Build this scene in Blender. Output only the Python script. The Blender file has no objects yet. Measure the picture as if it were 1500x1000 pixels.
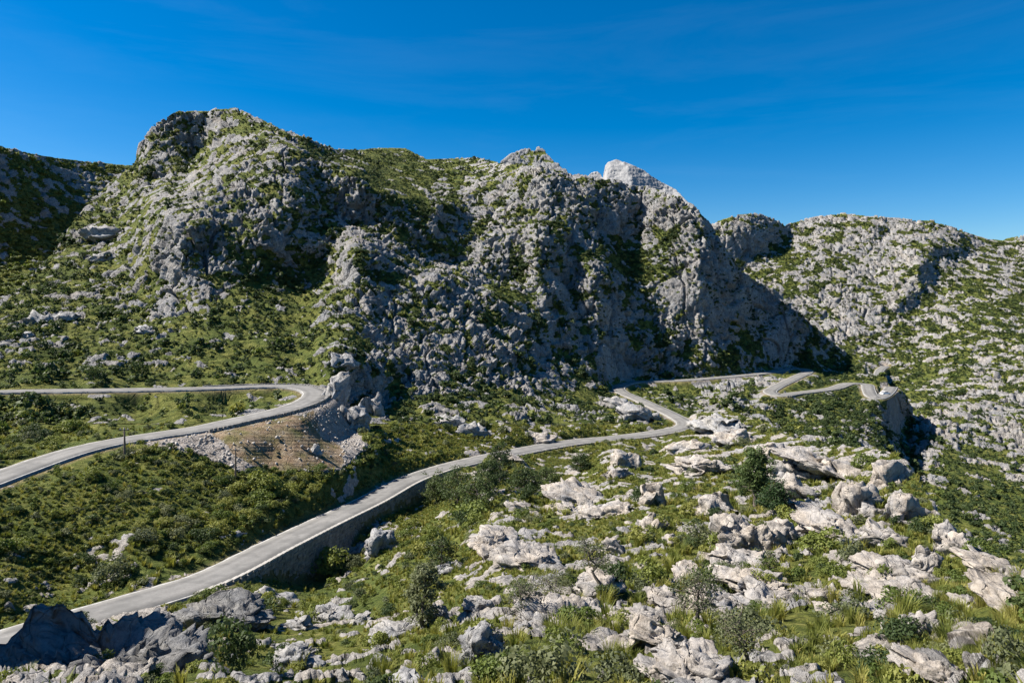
import bpy, bmesh, math, random
import numpy as np
from mathutils import Vector, Euler, Matrix
np.seterr(all='ignore')
RNG = np.random.default_rng(7); random.seed(7)
scene = bpy.context.scene
COL = scene.collection
# ------------------------------------------------------------------ camera, sky, sun, exposure
F = 977.0; CU = 750.0; CV = 450.0            # focal length and principal point in photo pixels
cam_d = bpy.data.cameras.new('camera'); cam = bpy.data.objects.new('camera', cam_d); COL.objects.link(cam)
cam.location = (0, 0, 0); cam.rotation_euler = (math.radians(90), 0, 0)
cam_d.sensor_width = 36; cam_d.lens = 36*F/1500; cam_d.shift_y = -50/1500
cam_d.clip_start = 0.2; cam_d.clip_end = 20000
scene.camera = cam
SUN_AZ = math.radians(-88); SUN_EL = math.radians(46)   # azimuth from +Y, to the left
world = bpy.data.worlds.new('World'); scene.world = world; world.use_nodes = True
wn = world.node_tree.nodes; wl = world.node_tree.links
bg = wn['Background']
sky = wn.new('ShaderNodeTexSky'); sky.sky_type = 'NISHITA'; sky.sun_disc = False
sky.sun_elevation = SUN_EL; sky.sun_rotation = SUN_AZ; sky.altitude = 800
sky.air_density = 1.0; sky.dust_density = 0.9; sky.ozone_density = 4.0
hs = wn.new('ShaderNodeHueSaturation'); hs.inputs['Saturation'].default_value = 1.5
wl.new(sky.outputs[0], hs.inputs['Color'])
# thin high cirrus, all round the sky
tc = wn.new('ShaderNodeTexCoord'); mp = wn.new('ShaderNodeMapping'); mp.inputs['Scale'].default_value = (1.3, 1.3, 9.0); mp.inputs['Rotation'].default_value = (0.06, -.12, 0)
cn = wn.new('ShaderNodeTexNoise'); cn.inputs['Scale'].default_value = 1.6; cn.inputs['Detail'].default_value = 7; cn.inputs['Roughness'].default_value = .62; cn.inputs['Distortion'].default_value = .6
cr_ = wn.new('ShaderNodeValToRGB'); cr_.color_ramp.elements[0].position = .5; cr_.color_ramp.elements[1].position = .85; cr_.color_ramp.elements[1].color = (.02, .02, .02, 1)
cm = wn.new('ShaderNodeMix'); cm.data_type = 'RGBA'; cm.inputs[7].default_value = (7.5, 8.6, 9.6, 1)
wl.new(tc.outputs['Generated'], mp.inputs['Vector']); wl.new(mp.outputs[0], cn.inputs['Vector']); wl.new(cn.outputs['Fac'], cr_.inputs['Fac'])
wl.new(cr_.outputs[0], cm.inputs[0]); wl.new(hs.outputs[0], cm.inputs[6]); wl.new(cm.outputs[2], bg.inputs['Color'])
bg.inputs['Strength'].default_value = 0.057
sd = bpy.data.lights.new('sun', 'SUN'); sun = bpy.data.objects.new('sun', sd); COL.objects.link(sun)
sd.energy = 5.0; sd.angle = math.radians(0.5); sd.color = (1.0, 0.93, 0.83)
sv = Vector((math.sin(SUN_AZ)*math.cos(SUN_EL), math.cos(SUN_AZ)*math.cos(SUN_EL), math.sin(SUN_EL)))
sun.rotation_euler = sv.to_track_quat('Z', 'Y').to_euler(); sun.location = (-200, 60, 200)
scene.view_settings.view_transform = 'Standard'; scene.view_settings.look = 'None'
scene.view_settings.exposure = 1.28; scene.view_settings.gamma = 1.0

# ------------------------------------------------------------------ noise
def _h(ix, iy, iz, seed):
    h = (ix.astype(np.uint32)*np.uint32(374761393) + iy.astype(np.uint32)*np.uint32(668265263)
         + iz.astype(np.uint32)*np.uint32(2147483647) + np.uint32((seed*1274126177) & 0xffffffff))
    h = (h ^ (h >> np.uint32(13)))*np.uint32(1274126177)
    h = (h ^ (h >> np.uint32(15)))*np.uint32(2246822519)
    return h ^ (h >> np.uint32(16))
def gnoise(p, seed=0):
    p = np.asarray(p, np.float32); f0 = np.floor(p); i = f0.astype(np.int64); f = p-f0
    w = f*f*f*(f*(f*6-15)+10); out = np.zeros(p.shape[:-1], np.float32)
    for dx in (0, 1):
        for dy in (0, 1):
            for dz in (0, 1):
                h = _h(i[..., 0]+dx, i[..., 1]+dy, i[..., 2]+dz, seed)
                gx = (h & np.uint32(1023)).astype(np.float32)/511.5-1
                gy = ((h >> np.uint32(10)) & np.uint32(1023)).astype(np.float32)/511.5-1
                gz = ((h >> np.uint32(20)) & np.uint32(1023)).astype(np.float32)/511.5-1
                d = gx*(f[..., 0]-dx)+gy*(f[..., 1]-dy)+gz*(f[..., 2]-dz)
                ww = (w[..., 0] if dx else 1-w[..., 0])*(w[..., 1] if dy else 1-w[..., 1])*(w[..., 2] if dz else 1-w[..., 2])
                out += ww*d
    return out*1.25
def worley(p, seed=0):
    p = np.asarray(p, np.float32); i = np.floor(p).astype(np.int64)
    f1 = np.full(p.shape[:-1], 9., np.float32); f2 = f1.copy()
    for dx in (-1, 0, 1):
        for dy in (-1, 0, 1):
            for dz in (-1, 0, 1):
                c = i+np.array([dx, dy, dz]); h = _h(c[..., 0], c[..., 1], c[..., 2], seed)
                q = np.stack([(h & np.uint32(1023)).astype(np.float32)/1023, ((h >> np.uint32(10)) & np.uint32(1023)).astype(np.float32)/1023,
                              ((h >> np.uint32(20)) & np.uint32(1023)).astype(np.float32)/1023], -1)+c-p
                d = np.sqrt((q*q).sum(-1)); f2 = np.minimum(f2, np.maximum(f1, d)); f1 = np.minimum(f1, d)
    return f1, f2
def sstep(a, b, x):
    t = np.clip((x-a)/(b-a), 0, 1); return t*t*(3-2*t)
def ray(u, v, Y):
    u, v, Y = np.broadcast_arrays(np.asarray(u, float), np.asarray(v, float), np.asarray(Y, float))
    return np.stack([(u-CU)/F*Y, Y, -(v-CV)/F*Y], -1)

# ------------------------------------------------------------------ tagging helpers
def tag(o, label=None, cat=None, group=None, kind=None):
    if label: o['label'] = label
    if cat: o['category'] = cat
    if group: o['group'] = group
    if kind: o['kind'] = kind
    return o
def link(o, parent=None):
    COL.objects.link(o)
    if parent: o.parent = parent
    return o
def mesh_np(name, verts, faces, mat=None, smooth=True, attrs=None):
    """faces: (n,3) or (n,4) int array, or a list of lists"""
    me = bpy.data.meshes.new(name)
    verts = np.asarray(verts, np.float32).reshape(-1, 3)
    if isinstance(faces, np.ndarray):
        n, k = faces.shape
        me.vertices.add(len(verts)); me.vertices.foreach_set('co', verts.ravel())
        me.loops.add(n*k); me.loops.foreach_set('vertex_index', faces.ravel().astype(np.int32))
        me.polygons.add(n); me.polygons.foreach_set('loop_start', np.arange(0, n*k, k, dtype=np.int32))
        me.update(calc_edges=True)
    else:
        me.from_pydata(verts.tolist(), [], faces)
    if smooth: me.polygons.foreach_set('use_smooth', np.ones(len(me.polygons), bool))
    if mat: me.materials.append(mat)
    for k, a in (attrs or {}).items():
        a = np.asarray(a, np.float32)
        if a.ndim == 1:
            at = me.attributes.new(k, 'FLOAT', 'POINT'); at.data.foreach_set('value', a)
        else:
            at = me.attributes.new(k, 'FLOAT_COLOR', 'POINT'); at.data.foreach_set('color', np.c_[a, np.ones(len(a))].astype(np.float32).ravel())
    return me
def obj(name, me, parent=None):
    return link(bpy.data.objects.new(name, me), parent)
def empty(name, loc):
    o = bpy.data.objects.new(name, None); o.location = loc; o.empty_display_size = .5
    return link(o)

# ------------------------------------------------------------------ materials
class NT:
    def __init__(s, name):
        s.m = bpy.data.materials.new(name); s.m.use_nodes = True; s.t = s.m.node_tree
        s.b = s.t.nodes['Principled BSDF']; s.out = s.t.nodes['Material Output']
    def n(s, t, **kw):
        x = s.t.nodes.new(t)
        for k, v in kw.items():
            if k in x.bl_rna.properties.keys(): setattr(x, k, v)
            else: x.inputs[k].default_value = v
        return x
    def l(s, a, b): s.t.links.new(a, b)
    def pos(s, scale=(1, 1, 1)):
        g = s.n('ShaderNodeNewGeometry'); m = s.n('ShaderNodeMapping'); m.inputs['Scale'].default_value = scale
        s.l(g.outputs['Position'], m.inputs['Vector']); return m.outputs[0]
    def noise(s, vec, scale, detail=4, rough=.6, dist=0):
        x = s.n('ShaderNodeTexNoise'); x.inputs['Scale'].default_value = scale; x.inputs['Detail'].default_value = detail
        x.inputs['Roughness'].default_value = rough; x.inputs['Distortion'].default_value = dist
        s.l(vec, x.inputs['Vector']); return x.outputs['Fac']
    def ramp(s, fac, stops, interp='LINEAR'):
        r = s.n('ShaderNodeValToRGB'); e = r.color_ramp.elements; r.color_ramp.interpolation = interp
        while len(e) < len(stops): e.new(.5)
        for el, (p, c) in zip(e, stops):
            el.position = p; el.color = (*c, 1) if len(c) == 3 else c
        s.l(fac, r.inputs['Fac']); return r.outputs['Color']
    def mix(s, fac, a, b, mode='MIX'):
        x = s.n('ShaderNodeMix', data_type='RGBA', blend_type=mode)
        for sock, val in ((x.inputs[0], fac), (x.inputs[6], a), (x.inputs[7], b)):
            if hasattr(val, 'links'): s.l(val, sock)
            else: sock.default_value = val if not isinstance(val, tuple) or len(val) == 4 else (*val, 1)
        return x.outputs[2]
    def math(s, op, a, b=0.0, clamp=False):
        x = s.n('ShaderNodeMath', operation=op, use_clamp=clamp)
        for sock, val in ((x.inputs[0], a), (x.inputs[1], b)):
            if hasattr(val, 'links'): s.l(val, sock)
            else: sock.default_value = val
        return x.outputs[0]
    def bump(s, h, strength, dist, prev=None):
        x = s.n('ShaderNodeBump'); x.inputs['Strength'].default_value = strength; x.inputs['Distance'].default_value = dist
        s.l(h, x.inputs['Height'])
        if prev: s.l(prev, x.inputs['Normal'])
        return x.outputs[0]
    def done(s, col=None, normal=None, rough=.9, spec=.2):
        if col is not None:
            if hasattr(col, 'links'): s.l(col, s.b.inputs['Base Color'])
            else: s.b.inputs['Base Color'].default_value = (*col, 1)
        if normal: s.l(normal, s.b.inputs['Normal'])
        s.b.inputs['Roughness'].default_value = rough; s.b.inputs['Specular IOR Level'].default_value = spec
        return s.m

def rock_colour(n, P, tint):
    """limestone: pale grey, bluish grey weathering, dark lichen streaks; tint = 0 cold grey .. 1 warm cream"""
    a = n.noise(P, .25, 5, .65); b = n.noise(P, 1.7, 5, .7); c = n.noise(n.pos((1, 1, .22)), 1.1, 5, .7, .6)
    g = n.ramp(b, [(.3, (.13, .132, .135)), (.5, (.27, .268, .262)), (.72, (.42, .412, .395))])
    w = n.ramp(b, [(.3, (.20, .172, .145)), (.5, (.35, .308, .262)), (.72, (.52, .462, .395))])
    col = n.mix(tint, g, w)
    col = n.mix(n.ramp(a, [(.42, (0, 0, 0)), (.62, (1, 1, 1))]), col, n.mix(.5, col, (.27, .285, .31)))
    col = n.mix(n.ramp(c, [(.52, (0, 0, 0)), (.68, (.75, .75, .75))]), col, (.075, .075, .078))
    return col

def ground_mat(name, far):
    n = NT(name); P = n.pos(); at = n.n('ShaderNodeAttribute', attribute_name='mask')
    sep = n.n('ShaderNodeSeparateColor'); n.l(at.outputs['Color'], sep.inputs[0])
    R, G, B = sep.outputs
    k = .45 if far else 1.0
    f1 = n.noise(P, 1.3*k, 5, .7)
    rk = n.math('ADD', R, n.math('MULTIPLY', n.math('SUBTRACT', f1, .5), .9))
    rk = n.ramp(rk, [(.455, (0, 0, 0)), (.525, (1, 1, 1))])
    rc = rock_colour(n, P, G)
    if far: rc = n.mix(1.0, rc, n.ramp(n.noise(P, .08, 4, .65), [(.35, (.74, .74, .75)), (.65, (1.06, 1.055, 1.04))]), 'MULTIPLY')
    v1 = n.noise(P, .9*k, 4, .65); v2 = n.noise(P, .11, 3, .6)
    vg = n.ramp(v1, [(.30, (.045, .058, .014)), (.48, (.10, .112, .025)), (.62, (.165, .165, .045)), (.78, (.27, .235, .10))])
    vd = n.ramp(v1, [(.30, (.032, .048, .013)), (.5, (.07, .092, .022)), (.75, (.13, .145, .04))])
    vg = n.mix(n.ramp(v2, [(.4, (0, 0, 0)), (.6, (1, 1, 1))]), vg, vd)
    s1 = n.noise(P, .6, 5, .7)
    so = n.ramp(s1, [(.3, (.15, .10, .066)), (.5, (.245, .175, .115)), (.7, (.35, .29, .22))])
    col = n.mix(rk, vg, rc)
    col = n.mix(n.math('MULTIPLY', B, 1.0, True), col, so)
    h = n.noise(P, 2.2*k, 6, .75); h2 = n.noise(n.pos((1, 1, .3)), 5*k, 5, .7)
    nm = n.bump(h, .9, .55/k); nm = n.bump(h2, .6, .12/k, nm)
    vor = n.n('ShaderNodeTexVoronoi', feature='DISTANCE_TO_EDGE'); vor.inputs['Scale'].default_value = .55*k
    wp = n.n('ShaderNodeVectorMath', operation='ADD'); nz = n.n('ShaderNodeTexNoise'); nz.inputs['Scale'].default_value = .5
    n.l(P, nz.inputs['Vector']); n.l(P, wp.inputs[0]); n.l(nz.outputs['Color'], wp.inputs[1]); n.l(wp.outputs[0], vor.inputs['Vector'])
    nm = n.bump(n.ramp(vor.outputs['Distance'], [(0, (0, 0, 0)), (.05, (1, 1, 1))]), .8, .25/k, nm)
    return n.done(col, nm, .95, .1)
M_NEAR = ground_mat('hillside_near', False); M_FAR = ground_mat('hillside_far', True)

def outcrop_mat(name, tint, dark=1.0):
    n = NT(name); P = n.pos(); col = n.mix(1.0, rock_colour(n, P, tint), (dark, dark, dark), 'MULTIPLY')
    h = n.noise(P, 3.0, 7, .75); h2 = n.noise(n.pos((1, 1, .25)), 6, 5, .7)
    vor = n.n('ShaderNodeTexVoronoi', feature='DISTANCE_TO_EDGE'); vor.inputs['Scale'].default_value = .8
    wp = n.n('ShaderNodeVectorMath', operation='ADD'); nz = n.n('ShaderNodeTexNoise'); nz.inputs['Scale'].default_value = .7
    n.l(P, nz.inputs['Vector']); n.l(P, wp.inputs[0]); n.l(nz.outputs['Color'], wp.inputs[1]); n.l(wp.outputs[0], vor.inputs['Vector'])
    cr = n.ramp(vor.outputs['Distance'], [(0, (0, 0, 0)), (.035, (1, 1, 1))])
    nm = n.bump(h, .8, .25); nm = n.bump(h2, .7, .08, nm); nm = n.bump(cr, .7, .12, nm)
    return n.done(col, nm, .95, .15)
M_ROCK = outcrop_mat('pale_limestone', .95); M_ROCKG = outcrop_mat('grey_limestone', .2); M_ROCKD = outcrop_mat('shade_darkened_limestone', .1, .6)  # last one: limestone darkened so its colour carries the shade on the bottom-left rocks

def asphalt_mat():
    n = NT('asphalt'); P = n.pos(); a = n.noise(P, .15, 4, .6); b = n.noise(P, 4, 5, .7); c = n.noise(n.pos((1, 1, 1)), .5, 3, .5)
    col = n.ramp(a, [(.3, (.16, .157, .15)), (.7, (.235, .228, .216))])
    col = n.mix(.5, col, n.ramp(b, [(.3, (.5, .5, .5)), (.7, (1, 1, 1))]), 'MULTIPLY')
    col = n.mix(n.ramp(c, [(.5, (0, 0, 0)), (.56, (.6, .6, .6))]), col, (.125, .123, .118))
    at = n.n('ShaderNodeAttribute', attribute_name='across')
    tr = n.ramp(at.outputs['Fac'], [(0, (1.12,)*3), (.22, (.78,)*3), (.36, (1.06,)*3), (.5, (.95,)*3), (.64, (1.06,)*3), (.78, (.78,)*3), (1, (1.15,)*3)])
    col = n.mix(1.0, col, tr, 'MULTIPLY')
    return n.done(col, n.bump(b, .3, .02), .9, .2)
M_ASPH = asphalt_mat()
def simple(name, c0, c1, scale=3, rough=.9, spec=.2, bump=0.0, detail=4):
    n = NT(name); P = n.pos(); a = n.noise(P, scale, detail, .65)
    col = n.ramp(a, [(.3, c0), (.7, c1)])
    return n.done(col, n.bump(a, .6, bump) if bump else None, rough, spec)
M_LINE = simple('worn_white_paint', (.22, .215, .20), (.52, .51, .48), 1.2)
M_STONE = simple('wall_stone', (.10, .097, .09), (.30, .285, .265), 1.5, .95, .1, .05)
M_COPE = simple('kerb_stone', (.22, .21, .19), (.38, .36, .33), 1.2, .95, .1, .03)
M_SCREE = simple('scree_stone', (.20, .185, .17), (.43, .40, .37), .6, .95, .1)
M_WOOD = simple('weathered_wood', (.09, .07, .055), (.17, .14, .11), 5, .9, .1)
M_BARK = simple('grey_bark', (.06, .05, .042), (.16, .14, .12), 8, .95, .1)
M_METAL = simple('galvanised_metal', (.3, .3, .3), (.42, .42, .42), 5, .5, .5)
M_WHITE = simple('white_car_paint', (.78, .78, .78), (.82, .82, .82), 2, .25, .5)
M_GLASS = simple('dark_window_glass', (.02, .025, .03), (.03, .035, .04), 2, .1, .5)
M_TYRE = simple('black_rubber', (.02, .02, .02), (.03, .03, .03), 9, .9, .2)

def leaf_mat(name, stops, trans=.3):
    n = NT(name); oi = n.n('ShaderNodeObjectInfo'); at = n.n('ShaderNodeAttribute', attribute_name='var')
    r = n.math('ADD', n.math('MULTIPLY', oi.outputs['Random'], .75), n.math('MULTIPLY', at.outputs['Fac'], .25))
    col = n.ramp(r, stops); n.done(col, None, .65, .25)
    tb = n.n('ShaderNodeBsdfTranslucent'); hsv = n.n('ShaderNodeHueSaturation', Value=1.2); hsv.inputs['Saturation'].default_value = 1.1
    n.l(col, hsv.inputs['Color']); n.l(hsv.outputs[0], tb.inputs['Color'])
    ms = n.n('ShaderNodeMixShader'); ms.inputs[0].default_value = trans
    n.l(n.b.outputs[0], ms.inputs[1]); n.l(tb.outputs[0], ms.inputs[2]); n.l(ms.outputs[0], n.out.inputs['Surface'])
    return n.m
L_SHRUB = leaf_mat('shrub_leaves', [(0, (.05, .078, .017)), (.35, (.098, .13, .028)), (.65, (.16, .18, .04)), (1, (.235, .23, .062))])
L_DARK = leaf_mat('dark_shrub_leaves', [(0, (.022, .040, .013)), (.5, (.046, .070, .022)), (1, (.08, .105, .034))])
L_GREY = leaf_mat('grey_green_leaves', [(0, (.07, .085, .045)), (.5, (.11, .125, .06)), (1, (.17, .18, .085))])
L_GRASS = leaf_mat('grass_blades', [(0, (.085, .11, .022)), (.4, (.15, .165, .035)), (.75, (.22, .215, .05)), (1, (.30, .26, .09))], .35)
L_PINE = leaf_mat('pine_needles', [(0, (.02, .045, .014)), (.5, (.045, .075, .02)), (1, (.08, .11, .03))], .2)

# ------------------------------------------------------------------ the roads, as (u, v, z) along their centre line
ROAD_UP = [(-330, 584, -13.8), (-220, 580, -14.8), (-120, 577, -15.5), (0, 573, -16.4), (122, 571.3, -17), (210, 570, -17.4), (315, 567.8, -17.9), (390, 565, -18.3),
           (425, 565.2, -18.5), (450, 568.5, -18.7), (462, 575, -18.9), (456, 584, -19.1), (437, 593, -19.3), (400, 604, -19.6), (340, 617, -20), (300, 626, -20.2),
           (220, 638, -20.6), (160, 648, -20.9), (100, 663, -21.2), (16, 692, -21.7), (-80, 728, -22.2), (-180, 770, -22.7)]
ROAD_MAIN = [(-190, 1010, -26.6), (-60, 962, -27.4), (57, 922, -28), (130, 902, -28.4), (210, 878, -28.8), (300, 850, -29.4), (400, 801, -30.3), (470, 767, -31), (540, 734, -31.8),
             (596, 704, -32.4), (640, 688, -32.8), (680, 677, -33.2), (750, 662, -33.9), (837, 647, -34.6), (900, 641, -35.1), (945, 635.5, -35.5), (980, 630, -35.9),
             (1000, 625, -36.2), (1003, 619, -36.4), (990, 610, -36.6), (972, 601, -36.8), (953, 592.5, -36.7), (930, 582, -36.0), (913, 575, -35.4),
             (906, 569, -34.9), (912, 563.5, -34.5), (932, 559, -34.1), (965, 557.5, -33.8), (1007, 556, -33.5), (1060, 552, -33.3), (1112, 547, -33.2),
             (1145, 541.5, -33.1), (1172, 539.5, -33.2), (1183, 543.5, -33.5), (1170, 550.5, -34), (1150, 560, -34.5), (1134, 568, -35), (1128, 574, -35.3),
             (1140, 578.5, -35.6), (1165, 575.5, -35.9), (1217, 569, -36.4), (1248, 561, -36.8), (1266, 562, -37.1), (1272, 570, -37.4), (1276, 578, -37.8), (1283, 582.5, -38.1), (1292, 580, -38.4), (1301, 573, -38.7), (1306, 566, -39)]
ROAD_FAR = [(1281, 570, -43), (1283, 562, -43.4), (1286, 551, -43.8), (1289, 542, -44), (1297, 536, -44)]
def road_pts(r, step=.8):
    c = np.array([ray(u, v, -z*F/(v-CV)) for u, v, z in r])
    # centripetal catmull-rom, then even steps
    out = []
    c2 = np.vstack([2*c[0]-c[1], c, 2*c[-1]-c[-2]])
    for i in range(len(c)-1):
        p0, p1, p2, p3 = c2[i:i+4]
        t = np.linspace(0, 1, 24, endpoint=False)[:, None]
        t0 = 0; t1 = t0+np.sqrt(np.linalg.norm(p1-p0)); t2 = t1+np.sqrt(np.linalg.norm(p2-p1)); t3 = t2+np.sqrt(np.linalg.norm(p3-p2))
        tt = t1+(t2-t1)*t
        A1 = (t1-tt)/(t1-t0)*p0+(tt-t0)/(t1-t0)*p1; A2 = (t2-tt)/(t2-t1)*p1+(tt-t1)/(t2-t1)*p2; A3 = (t3-tt)/(t3-t2)*p2+(tt-t2)/(t3-t2)*p3
        B1 = (t2-tt)/(t2-t0)*A1+(tt-t0)/(t2-t0)*A2; B2 = (t3-tt)/(t3-t1)*A2+(tt-t1)/(t3-t1)*A3
        out.append((t2-tt)/(t2-t1)*B1+(tt-t1)/(t2-t1)*B2)
    p = np.vstack(out+[c[-1:]])
    s = np.r_[0, np.cumsum(np.linalg.norm(np.diff(p[:, :2], axis=0), axis=1))]
    ss = np.arange(0, s[-1], step)
    p = np.stack([np.interp(ss, s, p[:, k]) for k in range(3)], -1)
    for _ in range(6): p[1:-1] = (p[:-2]+2*p[1:-1]+p[2:])/4
    t = np.gradient(p, axis=0); t[:, 2] = 0; t /= np.linalg.norm(t, axis=1)[:, None]
    nrm = np.stack([t[:, 1], -t[:, 0], 0*t[:, 0]], -1)      # to the right of travel
    pu = CU+F*p[:, 0]/p[:, 1]; pv = CV-F*p[:, 2]/p[:, 1]
    return dict(p=p, n=nrm, s=ss, u=pu, v=pv)
R_UP, R_MAIN, R_FAR = road_pts(ROAD_UP), road_pts(ROAD_MAIN), road_pts(ROAD_FAR)
HALF = 2.75

# ------------------------------------------------------------------ distances of the terrain: (u, v, metres)
K = .72
P_NEAR = [  # near hill
 (750,1000,20),(750,900,37),(750,860,46),(750,800,62),(750,770,74),(750,720,102),(750,690,128),
 (600,1000,23),(600,900,47),(600,850,66),(600,800,88),(600,760,108),(620,730,124),
 (450,1000,27),(450,900,60),(450,870,76),(450,848,88),(520,820,92),(300,1000,26),(300,940,42),(300,905,56),(100,1000,24),(100,950,44),(0,1000,25),(0,960,46),(-200,1050,26),
 (1000,1000,19),(1000,900,35),(1000,850,46),(1000,800,58),(1000,750,75),(1000,700,104),(1000,660,146),
 (900,1000,20),(900,900,36),(900,850,48),(900,800,61),(900,750,80),(900,700,112),(900,670,140),
 (1200,1000,18),(1200,900,31),(1200,850,41),(1200,800,53),(1200,750,68),(1200,700,90),(1200,668,108),
 (1300,1000,17),(1300,900,29),(1300,850,38),(1300,800,49),(1300,750,61),(1300,700,77),(1300,665,90),
 (1345,760,57),(1345,705,70),(1450,1000,15),(1450,900,25),(1450,860,31),(1450,830,36),(1500,1000,14),(1500,900,23),(1500,850,29),(1750,1000,11),(1750,850,24),
 (1100,1000,18.5),(1100,900,33),(1100,800,56),(1100,750,71),(1100,700,98),(1100,660,130),(1100,625,180),(1060,604,205),(1150,650,128),(1040,640,170),
 (0,720,82),(0,800,73),(0,880,62),(-150,850,62),(200,680,96),(200,740,85),(200,800,76),(330,660,105.5),(330,740,93),(330,800,82),(400,660,110),(400,700,103.5),(400,720,100.5),(460,650,116),(300,650,106.5),(450,690,108),(480,690,110),(450,730,101.5),
 (540,690,121),(560,660,134),(540,640,131),(0,620,118),(100,610,126),(200,600,135),(330,590,145),(400,580,148),(-200,640,105),
 (650,640,158),(750,630,170),(850,620,186),(930,612,205),(780,690,140),(860,680,150),(960,660,168)]
P_MT = [(u, v, y*K*(1+.05*float(sstep(540, 660, u)*sstep(960, 860, u)*sstep(540, 440, v))-.10*float(sstep(900, 1060, u))-.09*float(sstep(1060, 1200, u)*sstep(535, 505, v)))) for u, v, y in [
 (-300,540,270),(-300,480,330),(-150,500,300),(-150,560,215),
 (0,550,215),(0,510,245),(0,470,290),(0,448,325),(100,550,218),(100,500,260),(100,450,310),(100,400,370),(100,350,430),
 (200,550,222),(200,500,262),(200,450,305),(200,400,350),(200,350,400),(200,300,465),(200,255,530),(205,230,570),
 (250,550,224),(250,500,262),(250,440,300),(250,420,306),(250,310,345),(250,280,410),(250,250,520),(250,170,560),(250,150,580),
 (300,550,226),(300,500,255),(300,450,288),(300,430,296),(300,310,325),(300,280,380),(300,240,470),(300,200,520),(300,160,570),
 (345,550,228),(345,420,302),(345,300,330),(345,260,390),(345,210,470),(345,157,570),
 (400,545,232),(400,500,262),(400,450,298),(400,410,318),(400,340,335),(400,290,365),(400,240,430),(400,185,520),
 (450,545,236),(450,500,268),(450,450,308),(450,400,345),(450,365,368),(450,340,378),(450,300,400),(450,260,440),(450,200,525),
 (485,600,212),(485,580,216),(485,520,226),(485,500,250),(480,450,298),(480,400,345),(480,350,385),(480,300,430),(480,270,445),(480,225,540),
 (520,610,220),(520,560,228),(520,520,240),(520,450,290),(520,400,320),(520,355,350),(520,335,420),(520,250,462),(520,222,700),
 (560,600,232),(560,540,252),(560,500,272),(560,450,300),(560,400,332),(560,360,372),(560,345,435),(560,280,460),(560,260,540),(560,240,640),(560,217,800),
 (650,600,245),(650,560,262),(650,520,278),(650,480,300),(650,440,330),(650,400,368),(650,388,425),(650,310,455),(650,290,520),(650,260,640),(650,232,800),
 (720,600,256),(720,560,288),(720,520,310),(720,480,335),(720,430,352),(720,412,390),(720,405,412),(720,345,438),(720,300,500),(720,270,590),(720,238,720),
 (780,600,272),(780,560,310),(780,520,340),(780,480,360),(780,440,376),(780,400,393),(780,340,410),(780,300,450),(780,270,500),(780,243,570),
 (830,580,325),(830,550,352),(830,520,380),(830,500,388),(830,420,402),(830,350,425),(830,330,440),(830,300,470),(830,255,540),
 (880,585,345),(880,560,375),(880,520,392),(880,470,408),(880,400,428),(880,360,450),(880,330,480),(880,280,505),(880,262,520),
 (935,545,426),(935,510,434),(935,470,442),(935,430,458),(935,400,500),(935,370,522),(935,350,530),(935,340,538),(935,290,550),(935,270,570),
 (1000,530,462),(1000,500,472),(1000,450,487),(1000,400,510),(1000,350,525),(1000,310,540),(1000,290,560),(1000,590,400),
 (1060,580,425),(1060,535,490),(1060,500,515),(1060,440,532),(1060,400,548),(1060,360,565),(1100,530,530),(1100,500,545),(1100,460,560),(1100,410,580),
 (1150,600,400),(1150,525,580),(1150,490,605),(1150,450,630),(1200,610,385),(1200,555,530),(1200,520,605),(1200,480,660),
 (1240,620,370),(1240,590,430),(1240,545,580),(1240,515,690),(1285,650,345),(1285,610,415),(1330,650,375),(1330,610,430),(1330,582,470),(1400,650,400),(1400,600,480)]]
P_RIGHT = [(u, v, y*K) for u, v, y in [
 (1000,420,860),(1000,330,1000),(1060,420,880),(1060,320,985),(1100,380,950),(1100,330,975),(1100,313,1000),(1150,480,790),(1150,400,900),(1150,360,990),(1150,328,1060),
 (1200,560,640),(1200,480,780),(1200,400,900),(1200,350,1000),(1200,315,1090),(1300,640,450),(1300,560,630),(1300,500,750),(1300,450,820),(1300,400,900),(1300,350,990),(1300,316,1080),
 (1350,700,330),(1350,640,420),(1350,600,505),(1350,520,700),(1350,440,820),(1350,380,920),(1350,325,1060),(1450,900,190),(1450,860,208),(1450,760,285),(1450,700,347),(1450,640,430),(1450,600,493),(1450,500,690),(1450,420,850),(1450,350,1080),
 (1600,860,205),(1600,700,345),(1600,500,680),(1600,360,1050),(1850,860,240),(1850,600,480),(1850,380,1000),(1250,700,380)]]
P_LEFT = [(u, v, y*K) for u, v, y in [
 (-400,560,400),(-400,300,470),(-400,140,520),(-150,520,430),(-150,300,520),(-150,190,560),(0,470,450),(0,400,520),(0,300,580),(0,250,620),(0,214,650),
 (100,400,560),(100,330,660),(100,280,720),(100,233,780),(180,320,740),(180,270,810),(180,240,860),(300,260,900),(300,245,940)]]
def rp(r, lo, hi): return [(a, b, c) for a, b, c in zip(r['u'][::6], r['v'][::6], r['p'][::6, 1]) if lo <= a <= hi]
P_SH = rp(R_UP, -400, 500)
mainpts = rp(R_MAIN, -300, 1300)
P_SH += [q for q in mainpts if q[2] < 190 and q[0] < 980]
mn_near = [q for q in mainpts if 190 <= q[2] < 232]; mn_far = [q for q in mainpts if q[2] >= 232]
SH_MT = [q for q in P_MT if q[0] < 940 and q[1] > 520]; SH_NEAR = [q for q in P_NEAR if q[0] < 980]
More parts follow.
